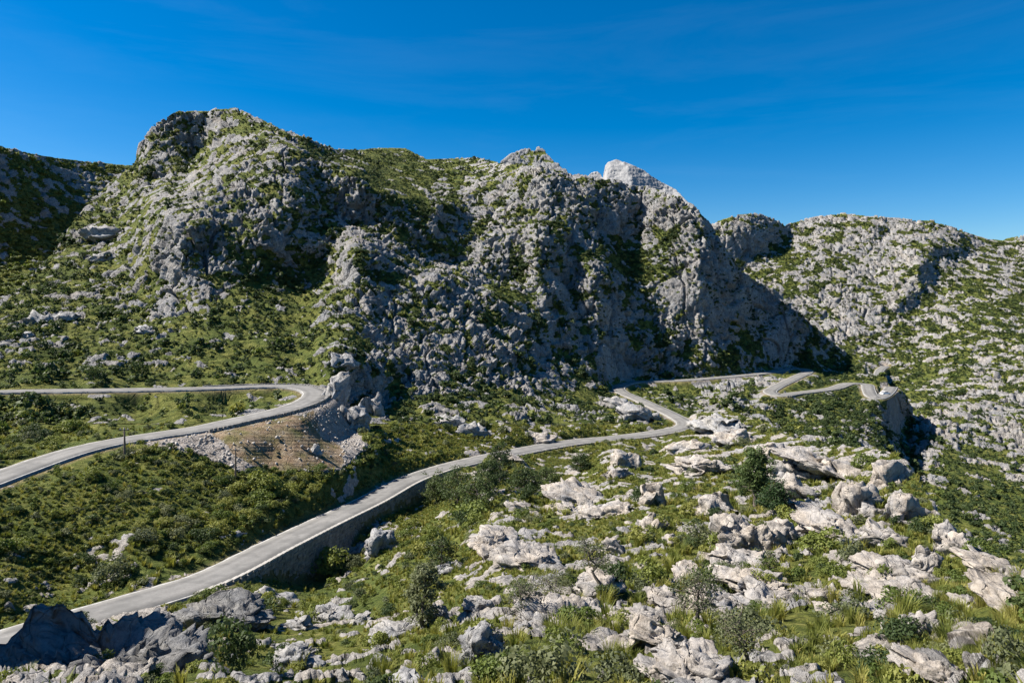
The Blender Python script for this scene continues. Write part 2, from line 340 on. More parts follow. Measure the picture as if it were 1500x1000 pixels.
class TPS:
    def __init__(s, pts, smooth=.002):
        a = np.array(pts, float); _, ix = np.unique(np.round(a[:, :2]/4), axis=0, return_index=True); a = a[ix]
        s.x = a[:, :2]/100; y = np.log(a[:, 2]); n = len(a)
        d = np.linalg.norm(s.x[:, None]-s.x[None], axis=-1); Km = s.k(d)+np.eye(n)*smooth
        Pm = np.c_[np.ones(n), s.x]; A = np.block([[Km, Pm], [Pm.T, np.zeros((3, 3))]])
        s.w = np.linalg.solve(A, np.r_[y, 0, 0, 0])
    def k(s, d): return np.where(d > 1e-9, d*d*np.log(d+1e-12), 0)
    def grid(s, us, vs):
        U, V = np.meshgrid(us/100, vs/100); q = np.stack([U.ravel(), V.ravel()], -1); out = np.empty(len(q))
        for i in range(0, len(q), 20000):
            c = q[i:i+20000]; d = np.linalg.norm(c[:, None]-s.x[None], axis=-1)
            out[i:i+20000] = s.k(d)@s.w[:len(s.x)]+np.c_[np.ones(len(c)), c]@s.w[-3:]
        return out.reshape(U.shape)
GS = 5.0
GU = np.arange(-480, 1960+1, GS); GV = np.arange(100, 1160+1, GS)
def cgrid(pts):
    us, vs = np.arange(-480, 1961, 10.), np.arange(100, 1161, 10.)
    g = TPS(pts).grid(us, vs)
    tmp = np.stack([np.interp(GU, us, r) for r in g]); return np.stack([np.interp(GV, vs, c) for c in tmp.T], 1)
F_NEAR = cgrid(P_NEAR+P_SH+mn_near+SH_MT)
F_MT = cgrid(P_MT+P_SH+SH_NEAR+mn_far)
F_RT = cgrid(P_RIGHT); F_LT = cgrid(P_LEFT)
# green cover 0 rock .. 1 green
G_NEAR = [(100,780,1),(300,750,1),(450,720,1),(100,620,1),(300,590,1),(600,650,.9),(700,640,.72),(800,690,.75),(600,760,.85),(700,740,.85),(560,790,.5),(650,820,.92),(780,790,.68),(720,790,.65),(850,720,.5),(900,770,.78),(1000,800,.9),(950,740,.6),
 (1050,650,.35),(1000,670,.62),(1100,720,.65),(1080,780,.5),(1100,840,.45),(1200,720,.4),(1250,700,.4),(1300,720,.35),(1200,780,.55),(1150,880,.75),(950,900,.55),(850,900,.55),(700,930,.65),(600,950,.75),(500,900,.75),(450,960,.72),(1000,960,.55),(1100,960,.85),
 (1200,930,.92),(1300,830,.45),(1340,870,.45),(1400,900,.85),(1250,950,.92),(1400,980,.6),(1450,800,.5),(300,920,.5),(150,950,.1),(850,620,.85),(1300,680,.3),(1400,820,.5)]
G_MT = [(50,520,.95),(200,500,.92),(350,500,.97),(420,470,1),(430,420,1),(300,360,.3),(350,300,.25),(250,420,.38),(150,400,.75),(100,450,.82),(130,340,.6),(60,470,.65),(180,300,.65),(240,210,.6),(300,180,.55),(380,190,.8),(420,230,.35),(480,240,.65),(360,230,.38),(560,250,.92),(600,270,.88),(650,240,.8),(700,260,.58),(760,290,.3),(720,330,.25),(640,290,.65),
 (500,320,.35),(480,350,.7),(540,400,.3),(520,380,.4),(600,420,.38),(560,470,.22),(650,470,.28),(700,500,.28),(560,540,.28),(620,540,.25),(505,590,.2),(540,640,.7),(600,620,.78),(700,600,.78),(700,620,.7),(800,600,.82),(800,560,.35),(750,520,.22),(780,470,.28),(740,430,.7),(830,440,.1),(900,450,.15),(880,520,.42),(860,560,.82),
 (935,370,1),(935,400,.97),(950,430,.6),(1000,370,.12),(1000,450,.15),(850,290,.2),(900,310,.2),(960,310,.2),(1050,500,.5),(1030,520,.65),(1090,510,.85),(1150,490,.25),(1130,450,.1),(970,520,.42),(960,545,.6),(1000,580,.75),(950,580,.85),(1060,580,.4),(1100,570,.6),(1200,540,.85),(1210,600,.95),(1150,610,.92),(1250,600,.95),(1280,610,.85),(1300,620,.5),
 (100,560,1),(300,560,1),(430,540,.9),(465,500,.9),(0,480,.9),(-200,500,.9),(1280,545,.7)]
G_RT = [(1100,340,.2),(1150,370,.85),(1200,340,.25),(1300,360,.2),(1300,420,.28),(1250,470,.2),(1350,500,.62),(1450,450,.8),(1400,520,.75),(1450,560,.45),(1300,520,.6),(1350,560,.62),(1400,600,.4),(1470,640,.22),(1400,680,.75),(1450,720,.92),(1450,760,.95),(1480,400,.45),(1380,400,.42),(1380,640,.42),(1450,830,.95),(1290,550,.8),(1350,720,.9),(1170,350,.45)]
G_LT = [(0,300,.6),(100,300,.65),(50,400,.9),(150,260,.6)]
def gmap(pts, U, V):
    a = np.array(pts, float); us = np.arange(-480, 1961, 20.); vs = np.arange(100, 1181, 20.)
    A, B = np.meshgrid(us, vs); d2 = (A[..., None]-a[:, 0])**2+(B[..., None]-a[:, 1])**2
    w = 1/(d2+200)**1.6; g = (w*a[:, 2]).sum(-1)/w.sum(-1)
    x = np.clip((U-us[0])/20, 0, len(us)-1.001); y = np.clip((V-vs[0])/20, 0, len(vs)-1.001); i = x.astype(int); j = y.astype(int); fx = x-i; fy = y-j
    return (g[j, i]*(1-fx)+g[j, i+1]*fx)*(1-fy)+(g[j+1, i]*(1-fx)+g[j+1, i+1]*fx)*fy
def in_poly(U, V, poly):
    inside = np.zeros(U.shape, bool); n = len(poly)
    for i in range(n):
        (x0, y0), (x1, y1) = poly[i], poly[(i+1) % n]
        c = ((y0 > V) != (y1 > V)) & (U < (x1-x0)*(V-y0)/(y1-y0+1e-9)+x0); inside ^= c
    return inside
def relief_solve(Fld, polys, lam=.00003, lit=False):
    """add steep right-facing cliffs: edit the gradient of log distance inside polygons, then screened Poisson"""
    U, V = np.meshgrid(GU, GV)
    nz = np.stack([U/34, V/34, 0*U], -1); U2 = U+16*gnoise(nz, 5); V2 = V+16*gnoise(nz, 6)
    gu = np.zeros_like(Fld); gv = np.zeros_like(Fld)
    gu[:, :-1] = np.diff(Fld, axis=1); gv[:-1] = np.diff(Fld, axis=0)
    free = (U > 480) & (V < 560) & (U < 1300); cc = -gv*F/GS        # open rock faces look up and to the left, towards the light
    if lit:
        cc2 = np.where(free, np.maximum(cc, .7), cc); gv = -cc2/F*GS
        gu = np.where(free, np.minimum(gu, (cc2-.35)/1.19/F*GS), gu)
        lean_ = (U-.55*(V-380))        # ribs and gullies running down to the right
        rib = gnoise(np.stack([lean_/34+.5*gnoise(nz*.7, 8), V/120, 0*U+3.3], -1), 31)+.6*gnoise(np.stack([lean_/15, V/60, 0*U+9.3], -1), 32)
        wr = sstep(180, 230, U)*sstep(1300, 1240, U)*sstep(545, 500, V)*np.clip(1.15-gmap(G_MT, U, V), 0, 1)
        gu = gu+wr*rib*1.9/F*GS
    for poly, a, c in polys:
        m = in_poly(U2, V2, poly)
        gu = np.where(m, (a*2.1 if a > 0 else a)/F*GS, gu); gv = np.where(m, -c/F*GS, gv)
    div = np.zeros_like(Fld); div[:, 1:] += gu[:, 1:]-gu[:, :-1]; div[:, 0] += gu[:, 0]
    div[1:] += gv[1:]-gv[:-1]; div[0] += gv[0]
    lam = lam*GS*GS; rhs = lam*Fld-div
    H, W = Fld.shape     # mirror, FFT
    big = np.zeros((2*H, 2*W)); big[:H, :W] = rhs; big[H:, :W] = rhs[::-1]; big[:, W:] = big[:, :W][:, ::-1]
    ky = 2-2*np.cos(2*np.pi*np.fft.fftfreq(2*H)); kx = 2-2*np.cos(2*np.pi*np.fft.fftfreq(2*W))
    return np.real(np.fft.ifft2(np.fft.fft2(big)/(lam+ky[:, None]+kx[None])))[:H, :W]
CLIFFS = [  # polygon in the photograph, how far it faces right (a), set-back (c)
 ([(208,180),(255,160),(300,165),(292,215),(265,260),(215,270)], .55, .12), ([(300,158),(350,158),(390,176),(330,185)], .3, .15),
 ([(262,330),(300,320),(350,345),(352,405),(300,412),(262,395)], .55, .10), ([(350,345),(420,350),(500,345),(490,362),(440,385),(395,402),(352,405)], .6, .12),
 ([(308,268),(328,270),(330,310),(312,310)], .9, .1),
 ([(432,212),(480,238),(536,275),(560,335),(520,330),(470,290),(440,262)], .9, .12), ([(560,282),(600,285),(672,310),(690,370),(665,388),(600,372),(560,345)], .75, .10),
 ([(690,350),(765,352),(770,408),(690,410)], .55, .06), ([(788,250),(835,262),(852,300),(874,350),(845,352),(800,290)], .7, .12),
 ([(785,352),(828,352),(832,465),(800,470),(788,400)], .8, .1), ([(868,385),(890,400),(940,450),(938,480),(900,476),(872,470)], .8, .12),
 ([(1020,360),(1060,355),(1090,385),(1122,440),(1122,476),(1080,470),(1040,460),(1022,420)], .7, .10), ([(1152,450),(1180,470),(1234,520),(1240,540),(1190,520),(1150,490)], .7, .12),
 ([(895,512),(945,508),(943,532),(897,534)], .8, .05), ([(1090,518),(1112,520),(1112,546),(1092,546)], 1.0, .1), ([(830,470),(850,500),(846,530),(830,520)], .9, .1),
 ([(500,550),(520,540),(530,600),(515,615)], .8, .1), ([(845,300),(930,305),(930,342),(890,345)], .55, .08), ([(985,485),(1000,500),(995,520),(975,510)], .9, .1),
 ([(560,520),(590,515),(600,550),(570,560)], .8, .15), ([(660,500),(690,495),(700,520),(670,530)], .8, .15), ([(740,500),(775,505),(790,545),(760,540)], .9, .15),
 ([(912,352),(950,346),(962,440),(925,430)], -.6, 1.1), ([(832,352),(868,388),(870,478),(834,468)], -.6, .5), ([(946,300),(1020,305),(1022,420),(1018,465),(962,460),(945,400)], -.6, .5), ([(1124,440),(1148,450),(1150,520),(1112,500)], -.7, .6),
 ([(690,262),(788,252),(800,300),(780,350),(690,345)], -.3, 1.2), ([(560,420),(690,415),(780,480),(700,500),(560,500)], -.2, 1.1), ([(350,192),(430,217),(438,262),(400,330),(340,330)], -.25, .9),
 ([(262,412),(350,412),(330,440),(262,440)], -.3, .7), ([(205,330),(260,330),(262,430),(215,430)], -.6, .6), ([(770,412),(788,410),(800,470),(830,475),(826,510),(780,500)], -.4, .5),
 ([(1290,590),(1325,595),(1322,625),(1290,630)], .9, .12), ([(1060,575),(1105,580),(1105,605),(1065,600)], .8, .1)]
RCLIFFS = [([(1116,328),(1150,332),(1152,362),(1120,372)], 1.1, .1), ([(1358,350),(1410,352),(1408,380),(1365,375)], .9, .1), ([(1345,382),(1368,384),(1370,432),(1348,430)], 1.0, .12),
 ([(1270,325),(1300,330),(1298,345),(1275,342)], .8, .15), ([(1315,440),(1345,435),(1345,448),(1318,452)], .5, .1)]
F_MT0 = F_MT
F_MT = relief_solve(F_MT, CLIFFS, lit=True); F_RT = relief_solve(F_RT, RCLIFFS)
def samp(Fld, U, V):
    x = np.clip((U-GU[0])/GS, 0, len(GU)-1.001); y = np.clip((V-GV[0])/GS, 0, len(GV)-1.001)
    i = x.astype(int); j = y.astype(int); fx = x-i; fy = y-j
    fx = fx*fx*(3-2*fx)*.5+fx*.5; fy = fy*fy*(3-2*fy)*.5+fy*.5
    return (Fld[j, i]*(1-fx)+Fld[j, i+1]*fx)*(1-fy)+(Fld[j+1, i]*(1-fx)+Fld[j+1, i+1]*fx)*fy
# edges of the sheets
T_EDGE = np.array([(-480,620),(960,620),(1000,612),(1025,604),(1070,600),(1110,616),(1150,638),(1200,655),(1250,654),(1290,657),(1320,668),(1345,702),(1365,742),(1400,790),(1440,822),(1480,845),(1520,845),(1960,845)], float)
S_MT = np.array([(-480,580),(-300,545),(-100,492),(0,446),(21,428),(52,397),(87,355),(110,320),(140,286),(168,262),(196,238),(204,212),(230,178),(262,161),(300,162),(345,157),(378,172),(410,187),(450,202),(490,218),(525,219),(560,216),(595,217),(625,233),(700,230),(740,240),(790,243),(850,255),(900,266),(960,275),(1010,297),(1040,325),(1062,365),(1090,400),(1140,432),(1190,470),(1230,510),(1262,530),(1285,536),(1305,560),(1330,580),(1342,640),(1370,700),(1400,720),(1960,720)], float)
S_RT = np.array([(900,400),(1000,345),(1055,322),(1080,314),(1105,312),(1130,318),(1150,329),(1200,316),(1230,312),(1300,318),(1370,324),(1400,334),(1440,348),(1480,353),(1520,352),(1960,385)], float)
S_LT = np.array([(-480,110),(-300,150),(-150,185),(0,214),(60,227),(120,235),(170,240),(260,246),(400,260)], float)
edge = lambda E, u: np.interp(u, E[:, 0], E[:, 1])
SCREE = [(185,668),(215,648),(300,634),(385,616),(455,597),(482,588),(520,625),(540,655),(500,690),(440,690),(400,680),(350,690),(300,670),(240,652)]
EARTH = [(312,636),(385,617),(425,606),(455,615),(470,640),(500,655),(505,685),(420,690),(370,684),(338,662)]

def relief(p, sp, seed, lmax=99):
    """limestone relief in metres along the normal"""
    d = np.zeros(len(p), np.float32)
    wq = np.stack([gnoise(p/9+7, 91), gnoise(p/9+17, 92), gnoise(p/9+27, 93)], -1)*2.2
    for i, (L, A) in enumerate([(24, 3.0), (11, 1.6), (5.2, 1.5), (2.5, 1.8), (1.25, 1.25), (.6, .45), (.3, .2)]):
        w = sstep(1.3, 3.2, L/sp)
        if w.max() <= 0 or L > lmax: continue
        ix = np.nonzero(w > 0)[0]
        q = (p[ix]+(wq[ix] if L > 2 else wq[ix]*.3))/L; q = q*np.array([1, 1, .38], np.float32)
        n = gnoise(q, seed+i)
        b = n if i == 0 else (.42-np.abs(n)*2.0 if i in (2, 3, 5) else np.abs(n)*2.0-.42)
        d[ix] += w[ix]*A*b
    LW = 2.2 if lmax < 9 else 3.6
    q = (p+wq*.6)/LW*np.array([1, 1, .45], np.float32); c1, c2 = worley(q, seed+9)
    d += LW*(.12*(.45-c1)-.24*(1-sstep(0, .12, c2-c1)))
    if lmax > 9:
        b = (p@np.array([.42, -.12, .9], np.float32)+gnoise(p/16, seed+21)*5)/6.5; sw = b-np.floor(b)
        d *= .34+.95*sstep(-.3, .35, gnoise(p/30, seed+25))
        bw = sstep(-.1, .25, gnoise(p/38, seed+22)); d += bw*(2.3*(sw-.5)-1.5*(sw > .93))
        c1, c2 = worley((p+wq*1.3)/13*np.array([1, 1, .28], np.float32), seed+23); d -= 3.4*(1-sstep(0, .085, c2-c1))
    return d
ALLROAD_P = np.vstack([R_UP['p'], R_MAIN['p'], R_FAR['p']]); ALLROAD_N = np.vstack([R_UP['n'], R_MAIN['n'], R_FAR['n']])
# how far the cutting / bank blends out on each side: (left, right) of the direction of travel
bl = np.full((len(R_UP['p']), 2), 2.6); bm = np.full((len(R_MAIN['p']), 2), 2.6); bf = np.full((len(R_FAR['p']), 2), 2.0)
uu = R_UP['u']; bl[(uu > 300) & (R_UP['v'] > 572), 0] = 7.0
um = R_MAIN['u']; ym = R_MAIN['p'][:, 1]
bm[(um > 255) & (um < 660) & (ym < 200), 1] = .5            # walled side of the lower road
bm[(ym > 270)] = (7.0, 2.2)
BLEND = np.vstack([bl, bm, bf])
def carve(P, Y):
    pos = P.reshape(-1, 3); z = pos[:, 2].copy(); near = np.full(len(pos), 99., np.float32)
    rp_, rn_ = ALLROAD_P.astype(np.float32), ALLROAD_N.astype(np.float32)
    cand = np.nonzero((pos[:, 1] > 35) & (pos[:, 1] < 640) & (pos[:, 2] < 25) & (pos[:, 2] > -75))[0]
    # coarse cull by cells
    cell = 12.0; occ = set()
    for q in rp_[::6]:
        cx, cy = int(q[0]//cell), int(q[1]//cell)
        for a in (-1, 0, 1):
            for b in (-1, 0, 1): occ.add((cx+a)*10000+cy+b)
    key = (np.floor(pos[cand, 0]/cell).astype(int))*10000+np.floor(pos[cand, 1]/cell).astype(int)
    cand = cand[np.isin(key, np.array(list(occ)))]
    for i in range(0, len(cand), 8000):
        ix = cand[i:i+8000]; q = pos[ix].astype(np.float32)
        d2 = (q[:, None, 0]-rp_[None, :, 0])**2+(q[:, None, 1]-rp_[None, :, 1])**2+.25*np.clip(np.abs(q[:, None, 2]-rp_[None, :, 2])-3, 0, 99)**2
        j = d2.argmin(1); dv = q-rp_[j]; d = np.hypot(dv[:, 0], dv[:, 1])
        side = ((dv[:, 0]*rn_[j, 0]+dv[:, 1]*rn_[j, 1]) > 0).astype(int)
        w = 1-sstep(HALF+.45, HALF+.45+BLEND[j, side], d)
        z[ix] = z[ix]*(1-w)+(rp_[j, 2]-.35)*w; near[ix] = d
    pos[:, 2] = z
    return pos.reshape(P.shape), near.reshape(P.shape[:-1])

SHEETS = {}
def sheet(name, key, Fld, u0, u1, du, vtop, vbot, dv, gpts, mat, seed, mscale, tint, blend=None, front=None, back=14, backstep=.012):
    us = np.arange(u0, u1+.1, du); vt, vb = vtop(us), vbot(us)
    nv = int(np.max(vb-vt)/dv)+1; t = np.linspace(0, 1, nv)
    U = np.broadcast_to(us, (nv, len(us))).copy(); V = vb+(vt-vb)*t[:, None]
    lY = samp(Fld, U, V)
    if blend is not None:
        b = sstep(0, 45, T_E(U)-V)*1.0; b = b+(1-b)*sstep(880, 1000, U); lY = lY*b+samp(blend, U, V)*(1-b)
    if key == 'mt':
        w = sstep(1284, 1342, U)*sstep(556, 640, V); lY = lY*(1-w)+(samp(F_RT, U, V)+.006)*w
    P = ray(U, V, np.exp(lY))
    if front:      # towards and below the photographer
        rows = []; base = P[0]
        for k in range(front, 0, -1):
            f = 1-k/(front+1); r = base*np.array([f*.9+.1, f, 1]); r[:, 2] = base[:, 2]*(.25+.75*f); rows.append(r)
        P = np.concatenate([np.array(rows), P]); U = np.vstack([U[:1]]*front+[U]); V = np.vstack([V[:1]]*front+[V])
    # behind the crest the ground falls away
    ext = []; top = P[-1]; 
    for k in range(1, back+1):
        r = top*(1+backstep*k*np.array([1, 1, 1])); r[:, 2] = top[:, 2]-np.exp(lY[-1])*backstep*k*(.15+.07*k); ext.append(r)
    P = np.concatenate([P, np.array(ext)]); U = np.vstack([U]+[U[-1:]]*back); V = np.vstack([V]+[V[-1:]]*back)
    P, near = carve(P, None)
    du_ = np.gradient(P, axis=1); dv_ = np.gradient(P, axis=0); N = np.cross(du_, dv_)
    N /= np.linalg.norm(N, axis=-1, keepdims=True)+1e-9
    for _ in range(2):
        N[1:-1] = (N[:-2]+N[1:-1]*2+N[2:])/4; N[:, 1:-1] = (N[:, :-2]+N[:, 1:-1]*2+N[:, 2:])/4
    sp = np.maximum(np.linalg.norm(du_, axis=-1), np.linalg.norm(dv_, axis=-1)*.75).ravel().astype(np.float32)
    p = P.reshape(-1, 3).astype(np.float32)
    g = gmap(gpts, U, V).ravel()
    if key == 'near': g = np.where(U.ravel() > 680, g*.58+.36, g*.42+.58)
    # rock / green mask
    s = mscale; q = p*np.array([1, 1, 1.3], np.float32)
    m = .5*gnoise(q/(8*s), seed+40)
    for L_, a_ in ((3.2, .5), (1.3, .4), (.55, .25)):
        m = m+a_*sstep(1.2, 2.6, L_*s/sp)*gnoise(q/(L_*s), seed+int(L_*10))
    r = np.empty(len(m), np.float32); r[np.argsort(m)] = np.linspace(0, 1, len(m))
    steep = np.clip(1-np.abs(N[..., 2].ravel())*1.0, 0, 1); g = g-sstep(.45, .8, steep)*.45
    R = sstep(g-.05, g+.05, r)
    nr = near.ravel(); onroad = 1-sstep(HALF+.3, HALF+(6 if key == 'mt' else 2.2), nr)
    U2 = U.ravel()+8*gnoise(p/3, 3); V2 = V.ravel()+5*gnoise(p/3+9, 3)
    soil = np.zeros(len(p), np.float32)
    if key in ('near', 'mt'):
        sc = in_poly(U2, V2, SCREE); er = in_poly(U2, V2, EARTH); soil[er] = np.clip(.75+.9*gnoise(p[er]/2.5, 71), .15, .95); R[sc & ~er] = .95; R[er] = 0; soil[sc & ~er] = .25
        R[sc] *= .9
    soil = np.maximum(soil, (1-sstep(HALF+.3, HALF+1.8, nr))*.55)
    rel = relief(p, sp, seed, 6 if key == 'near' else 99)
    amp = (.15+.85*R*np.clip(1.5*(1-g)+.1, 0, 1))*(1-onroad)
    if key in ('near', 'mt'): amp = np.where(in_poly(U2, V2, SCREE), amp*.35, amp)
    d = rel*amp*tint[2]+(R-.4)*.5*s*(1-onroad)*np.clip(1-soil*1.2, 0, 1)
    fr = np.minimum(np.arange(P.shape[0])/6, 1)[:, None]*np.ones(P.shape[1])
    p2 = p+N.reshape(-1, 3)*(d*fr.ravel())[:, None]
    nvr, nur = P.shape[:2]
    idx = np.arange(nvr*nur).reshape(nvr, nur)
    fc = np.stack([idx[:-1, :-1], idx[:-1, 1:], idx[1:, 1:], idx[1:, :-1]], -1).reshape(-1, 4)
    tn = np.clip(tint[0]+tint[1]*gnoise(p/11, seed+77)*1.6, 0, 1)
    me = mesh_np(name, p2, fc, mat, key == 'near', {'mask': np.stack([R, tn, soil], -1)})
    o = obj(name, me)
    SHEETS[key] = dict(U=U, V=V, P=p2.reshape(nvr, nur, 3), N=N, R=R.reshape(nvr, nur), near=near, g=g.reshape(nvr, nur), us=us, soil=soil.reshape(nvr, nur), first=(front or 0), last=nvr-back, sp=sp.reshape(nvr, nur))
    return o
T_E = lambda u: edge(T_EDGE, u)
tag(sheet('hillside', 'near', F_NEAR, -220, 1720, 2.2, T_E, lambda u: 0*u+1085, 1.12, G_NEAR, M_NEAR, 100, .62, (.62, .35, .4), front=10), kind='structure')
tag(sheet('mountain', 'mt', F_MT, -330, 1344, 1.65, lambda u: edge(S_MT, u), lambda u: np.minimum(T_E(u)+30*sstep(880, 1060, u), 735), 1.5, G_MT, M_FAR, 200, 1.25, (.22, .3, 1.0), blend=F_NEAR), kind='structure')
tag(sheet('mountain', 'rt', F_RT, 990, 1850, 1.8, lambda u: edge(S_RT, u), lambda u: 0*u+900, 1.7, G_RT, M_FAR, 300, 1.6, (.4, .3, 1.15)), kind='structure')
tag(sheet('hill', 'lt', F_LT, -420, 330, 2.6, lambda u: edge(S_LT, u), lambda u: 0*u+560, 2.4, G_LT, M_FAR, 400, 2.0, (.15, .2, 1.3)), kind='structure')

def surf(u, v, keys=('near', 'mt', 'rt')):
    """point of the ground that the photograph shows at (u, v)"""
    for k in keys:
        S = SHEETS[k]
        i = int(round((u-S['us'][0])/(S['us'][1]-S['us'][0])))
        if i < 0 or i >= len(S['us']): continue
        P = S['P'][S['first']:S['last'], i]; vv = CV-F*P[:, 2]/P[:, 1]
        if v < vv.min()-2: continue
        hid = np.where(vv <= np.minimum.accumulate(vv)+.4, 0, 1e3)      # skip ground hidden behind nearer ground
        j = int(np.argmin(np.abs(vv-v)+hid))
        return P[j].copy(), S['N'][j+S['first'], i]
    return None

M_PALE = simple('pale_peak_limestone', (.21, .212, .217), (.32, .318, .315), .03, .95, .1, 8.0, 8)
# ------------------------------------------------------------------ far peaks
def flat_field(Y0, k, ref): return np.log(Y0)+(ref-np.meshgrid(GU, GV)[1])*k
PK1 = np.array([(690,300),(730,240),(748,226),(762,220),(772,217),(782,222),(788,215),(798,221),(808,234),(830,250),(850,290)], float)
PK2 = np.array([(845,290),(858,262),(866,254),(874,251),(880,256),(883,262),(887,243),(891,238),(903,234),(918,239),(930,244),(945,251),(958,261),(972,269),(990,278),(1020,310)], float)
PK3 = np.array([(1400,400),(1450,362),(1475,348),(1500,344),(1560,338),(1700,345),(1900,360)], float)
tag(sheet('mountain', 'p1', flat_field(1500, .0011, 240), 690, 850, 1.5, lambda u: edge(PK1, u), lambda u: 0*u+330, 1.5, [(750, 240, .35)], M_FAR, 500, 6, (.0, .2, 1.2), back=6), kind='structure')
tag(sheet('mountain', 'p2', relief_solve(flat_field(2300, .0011, 240), [([(884,240),(896,236),(890,275),(880,275)], -1.2, .3), ([(915,240),(935,246),(985,285),(925,285)], .7, .5)]), 845, 1020, 1.2, lambda u: edge(PK2, u), lambda u: 0*u+330, 1.2, [(750, 240, .06)], M_PALE, 520, 6, (.5, .2, .6), back=6), kind='structure')
tag(sheet('mountain', 'p3', flat_field(1500, .0014, 350), 1400, 1900, 2.5, lambda u: edge(PK3, u), lambda u: 0*u+430, 2.5, [(1500, 360, .3)], M_FAR, 540, 5, (.3, .2, 2.), back=6), kind='structure')

# ------------------------------------------------------------------ roads
def ribbon(r, offs, dz, mat, name, i0=0, i1=None, skirt=0.0):
    p, n = r['p'][i0:i1], r['n'][i0:i1]; offs = np.array(offs, float); k = len(offs)
    z = np.array(dz, float)+np.zeros(k)
    V = p[:, None]+n[:, None]*offs[None, :, None]; V[..., 2] += z[None]
    if name == 'road':     # ragged asphalt edge
        for c_, sg in ((0, -1), (1, -1), (k-2, 1), (k-1, 1)):
            V[:, c_] += n*(sg*.3*gnoise(np.stack([r['s']/2.2, r['s']*0+sg*5, r['s']*0], -1), 3)+sg*.12*gnoise(np.stack([r['s']/.9, r['s']*0+sg*5, r['s']*0], -1), 4))[:, None]
    m = len(p); idx = np.arange(m*k).reshape(m, k)
    fc = np.stack([idx[:-1, :-1], idx[:-1, 1:], idx[1:, 1:], idx[1:, :-1]], -1).reshape(-1, 4)
    ac = np.broadcast_to((offs-offs[0])/(offs[-1]-offs[0]+1e-9), (m, k)).ravel()
    return mesh_np(name, V.reshape(-1, 3), fc, mat, True, {'across': ac})
def build_road(r):
    h = HALF; o = tag(obj('road', ribbon(r, [-h-.12, -h, -h*.5, 0, h*.5, h, h+.12], [-.45, 0, .03, .05, .03, 0, -.45], M_ASPH, 'road')), kind='structure')
    for s in (-1, 1):
        a, b = (-h+.10, -h+.28) if s < 0 else (h-.28, h-.10)
        obj('edge_line', ribbon(r, [a, b], [.012, .012], M_LINE, 'edge_line'), o)
    return o
for r in (R_UP, R_MAIN, R_FAR): build_road(r)

def box_verts(c, t, n, lx, ly, lz, j, rng):
    out = []
    for sx, sy, sz in ((-1,-1,-1),(1,-1,-1),(1,1,-1),(-1,1,-1),(-1,-1,1),(1,-1,1),(1,1,1),(-1,1,1)):
        q = c+t*sx*lx/2+n*sy*ly/2+np.array([0, 0, sz*lz/2]); out.append(q+rng.normal(0, j, 3))
    return out
BOXF = [(0,3,2,1),(4,5,6,7),(0,1,5,4),(1,2,6,5),(2,3,7,6),(3,0,4,7)]
def stone_wall(r, i0, i1, side, hfun, label, mat=M_STONE, sl=.75, sh=.42, off=.32, cope=True, up=.12):
    rng = np.random.default_rng(i0+i1); p, n, s = r['p'], r['n'], r['s']
    root = empty('retaining_wall', p[(i0+i1)//2]+n[(i0+i1)//2]*side*(HALF+off)); tag(root, label, 'wall', 'stone walls along the mountain road')
    inv = Matrix.Translation(-Vector(root.location))
    V, Fc = [], []
    L = s[i1-1]-s[i0]; rows = int(max(hfun(x) for x in np.linspace(0, 1, 20))/sh)+1
    def at(d):
        q = np.array([np.interp(d, s, p[:, k]) for k in range(3)]); m = np.array([np.interp(d, s, n[:, k]) for k in range(3)]); m /= np.linalg.norm(m)
        return q, m*side
    for rw in range(rows):
        d = s[i0]+rng.uniform(0, sl*.5)
        while d < s[i1-1]:
            w = sl*rng.uniform(.55, 1.35); x = (d+w/2-s[i0])/L
            if rw*sh < hfun(min(max(x, 0), 1)):
                q, m = at(d+w/2); t = np.array([-m[1], m[0], 0])
                c = q+m*(HALF+off+rng.uniform(-.05, .05)+.10*rw*sh*.5); c[2] += up-sh*(rw+.5)
                b = len(V); V += box_verts(c, t, m, w*.96, .6, sh*.95, .018, rng); Fc += [tuple(b+k for k in f) for f in BOXF]
            d += w
    V = np.array(V)-np.array(root.location)
    o = obj('masonry', mesh_np('masonry', V, Fc, mat, False), root); o['kind'] = 'stuff'
    if cope:
        d = s[i0]; cl = max(1.0, L/110); me = None
        while d < s[i1-1]-cl*.5:
            q, m = at(d+cl/2); t = np.array([-m[1], m[0], 0])
            if me is None:
                vv = box_verts(np.zeros(3), np.array([1., 0, 0]), np.array([0, 1., 0]), cl*.97, .5, .26, .012, rng); me = mesh_np('coping_stone', vv, BOXF, M_COPE, False)
            c = obj('coping_stone', me, root); c.location = Vector(q+m*(HALF+off-.02)+np.array([0, 0, up+.12]))-Vector(root.location)
            c.rotation_euler = (0, 0, math.atan2(t[1], t[0])+rng.normal(0, .015)); d += cl
    return root
def idx_range(r, ua, ub, ylo=0, yhi=1e9, seg=None):
    m = (r['u'] >= min(ua, ub)) & (r['u'] <= max(ua, ub)) & (r['p'][:, 1] >= ylo) & (r['p'][:, 1] <= yhi)
    ix = np.nonzero(m)[0]
    br = np.nonzero(np.diff(ix) > 1)[0]
    parts = np.split(ix, br+1); ix = parts[seg] if seg is not None else max(parts, key=len)
    return ix[0], ix[-1]+1
a, b = idx_range(R_MAIN, 258, 662, 0, 200)
stone_wall(R_MAIN, a, b, 1, lambda x: 1.2+4.8*math.sin(math.pi*min(1, .12+x*.9))**.7, 'tall shaded stone retaining wall holding up the long straight of the lower road')
a, b = idx_range(R_MAIN, 690, 990, 0, 215)
stone_wall(R_MAIN, a, b, 1, lambda x: 1.0+1.4*math.sin(math.pi*x)+.5*x, 'low pale rubble wall under the road as it nears the sharp bend', sl=.6, sh=.36, cope=False, up=-.05)
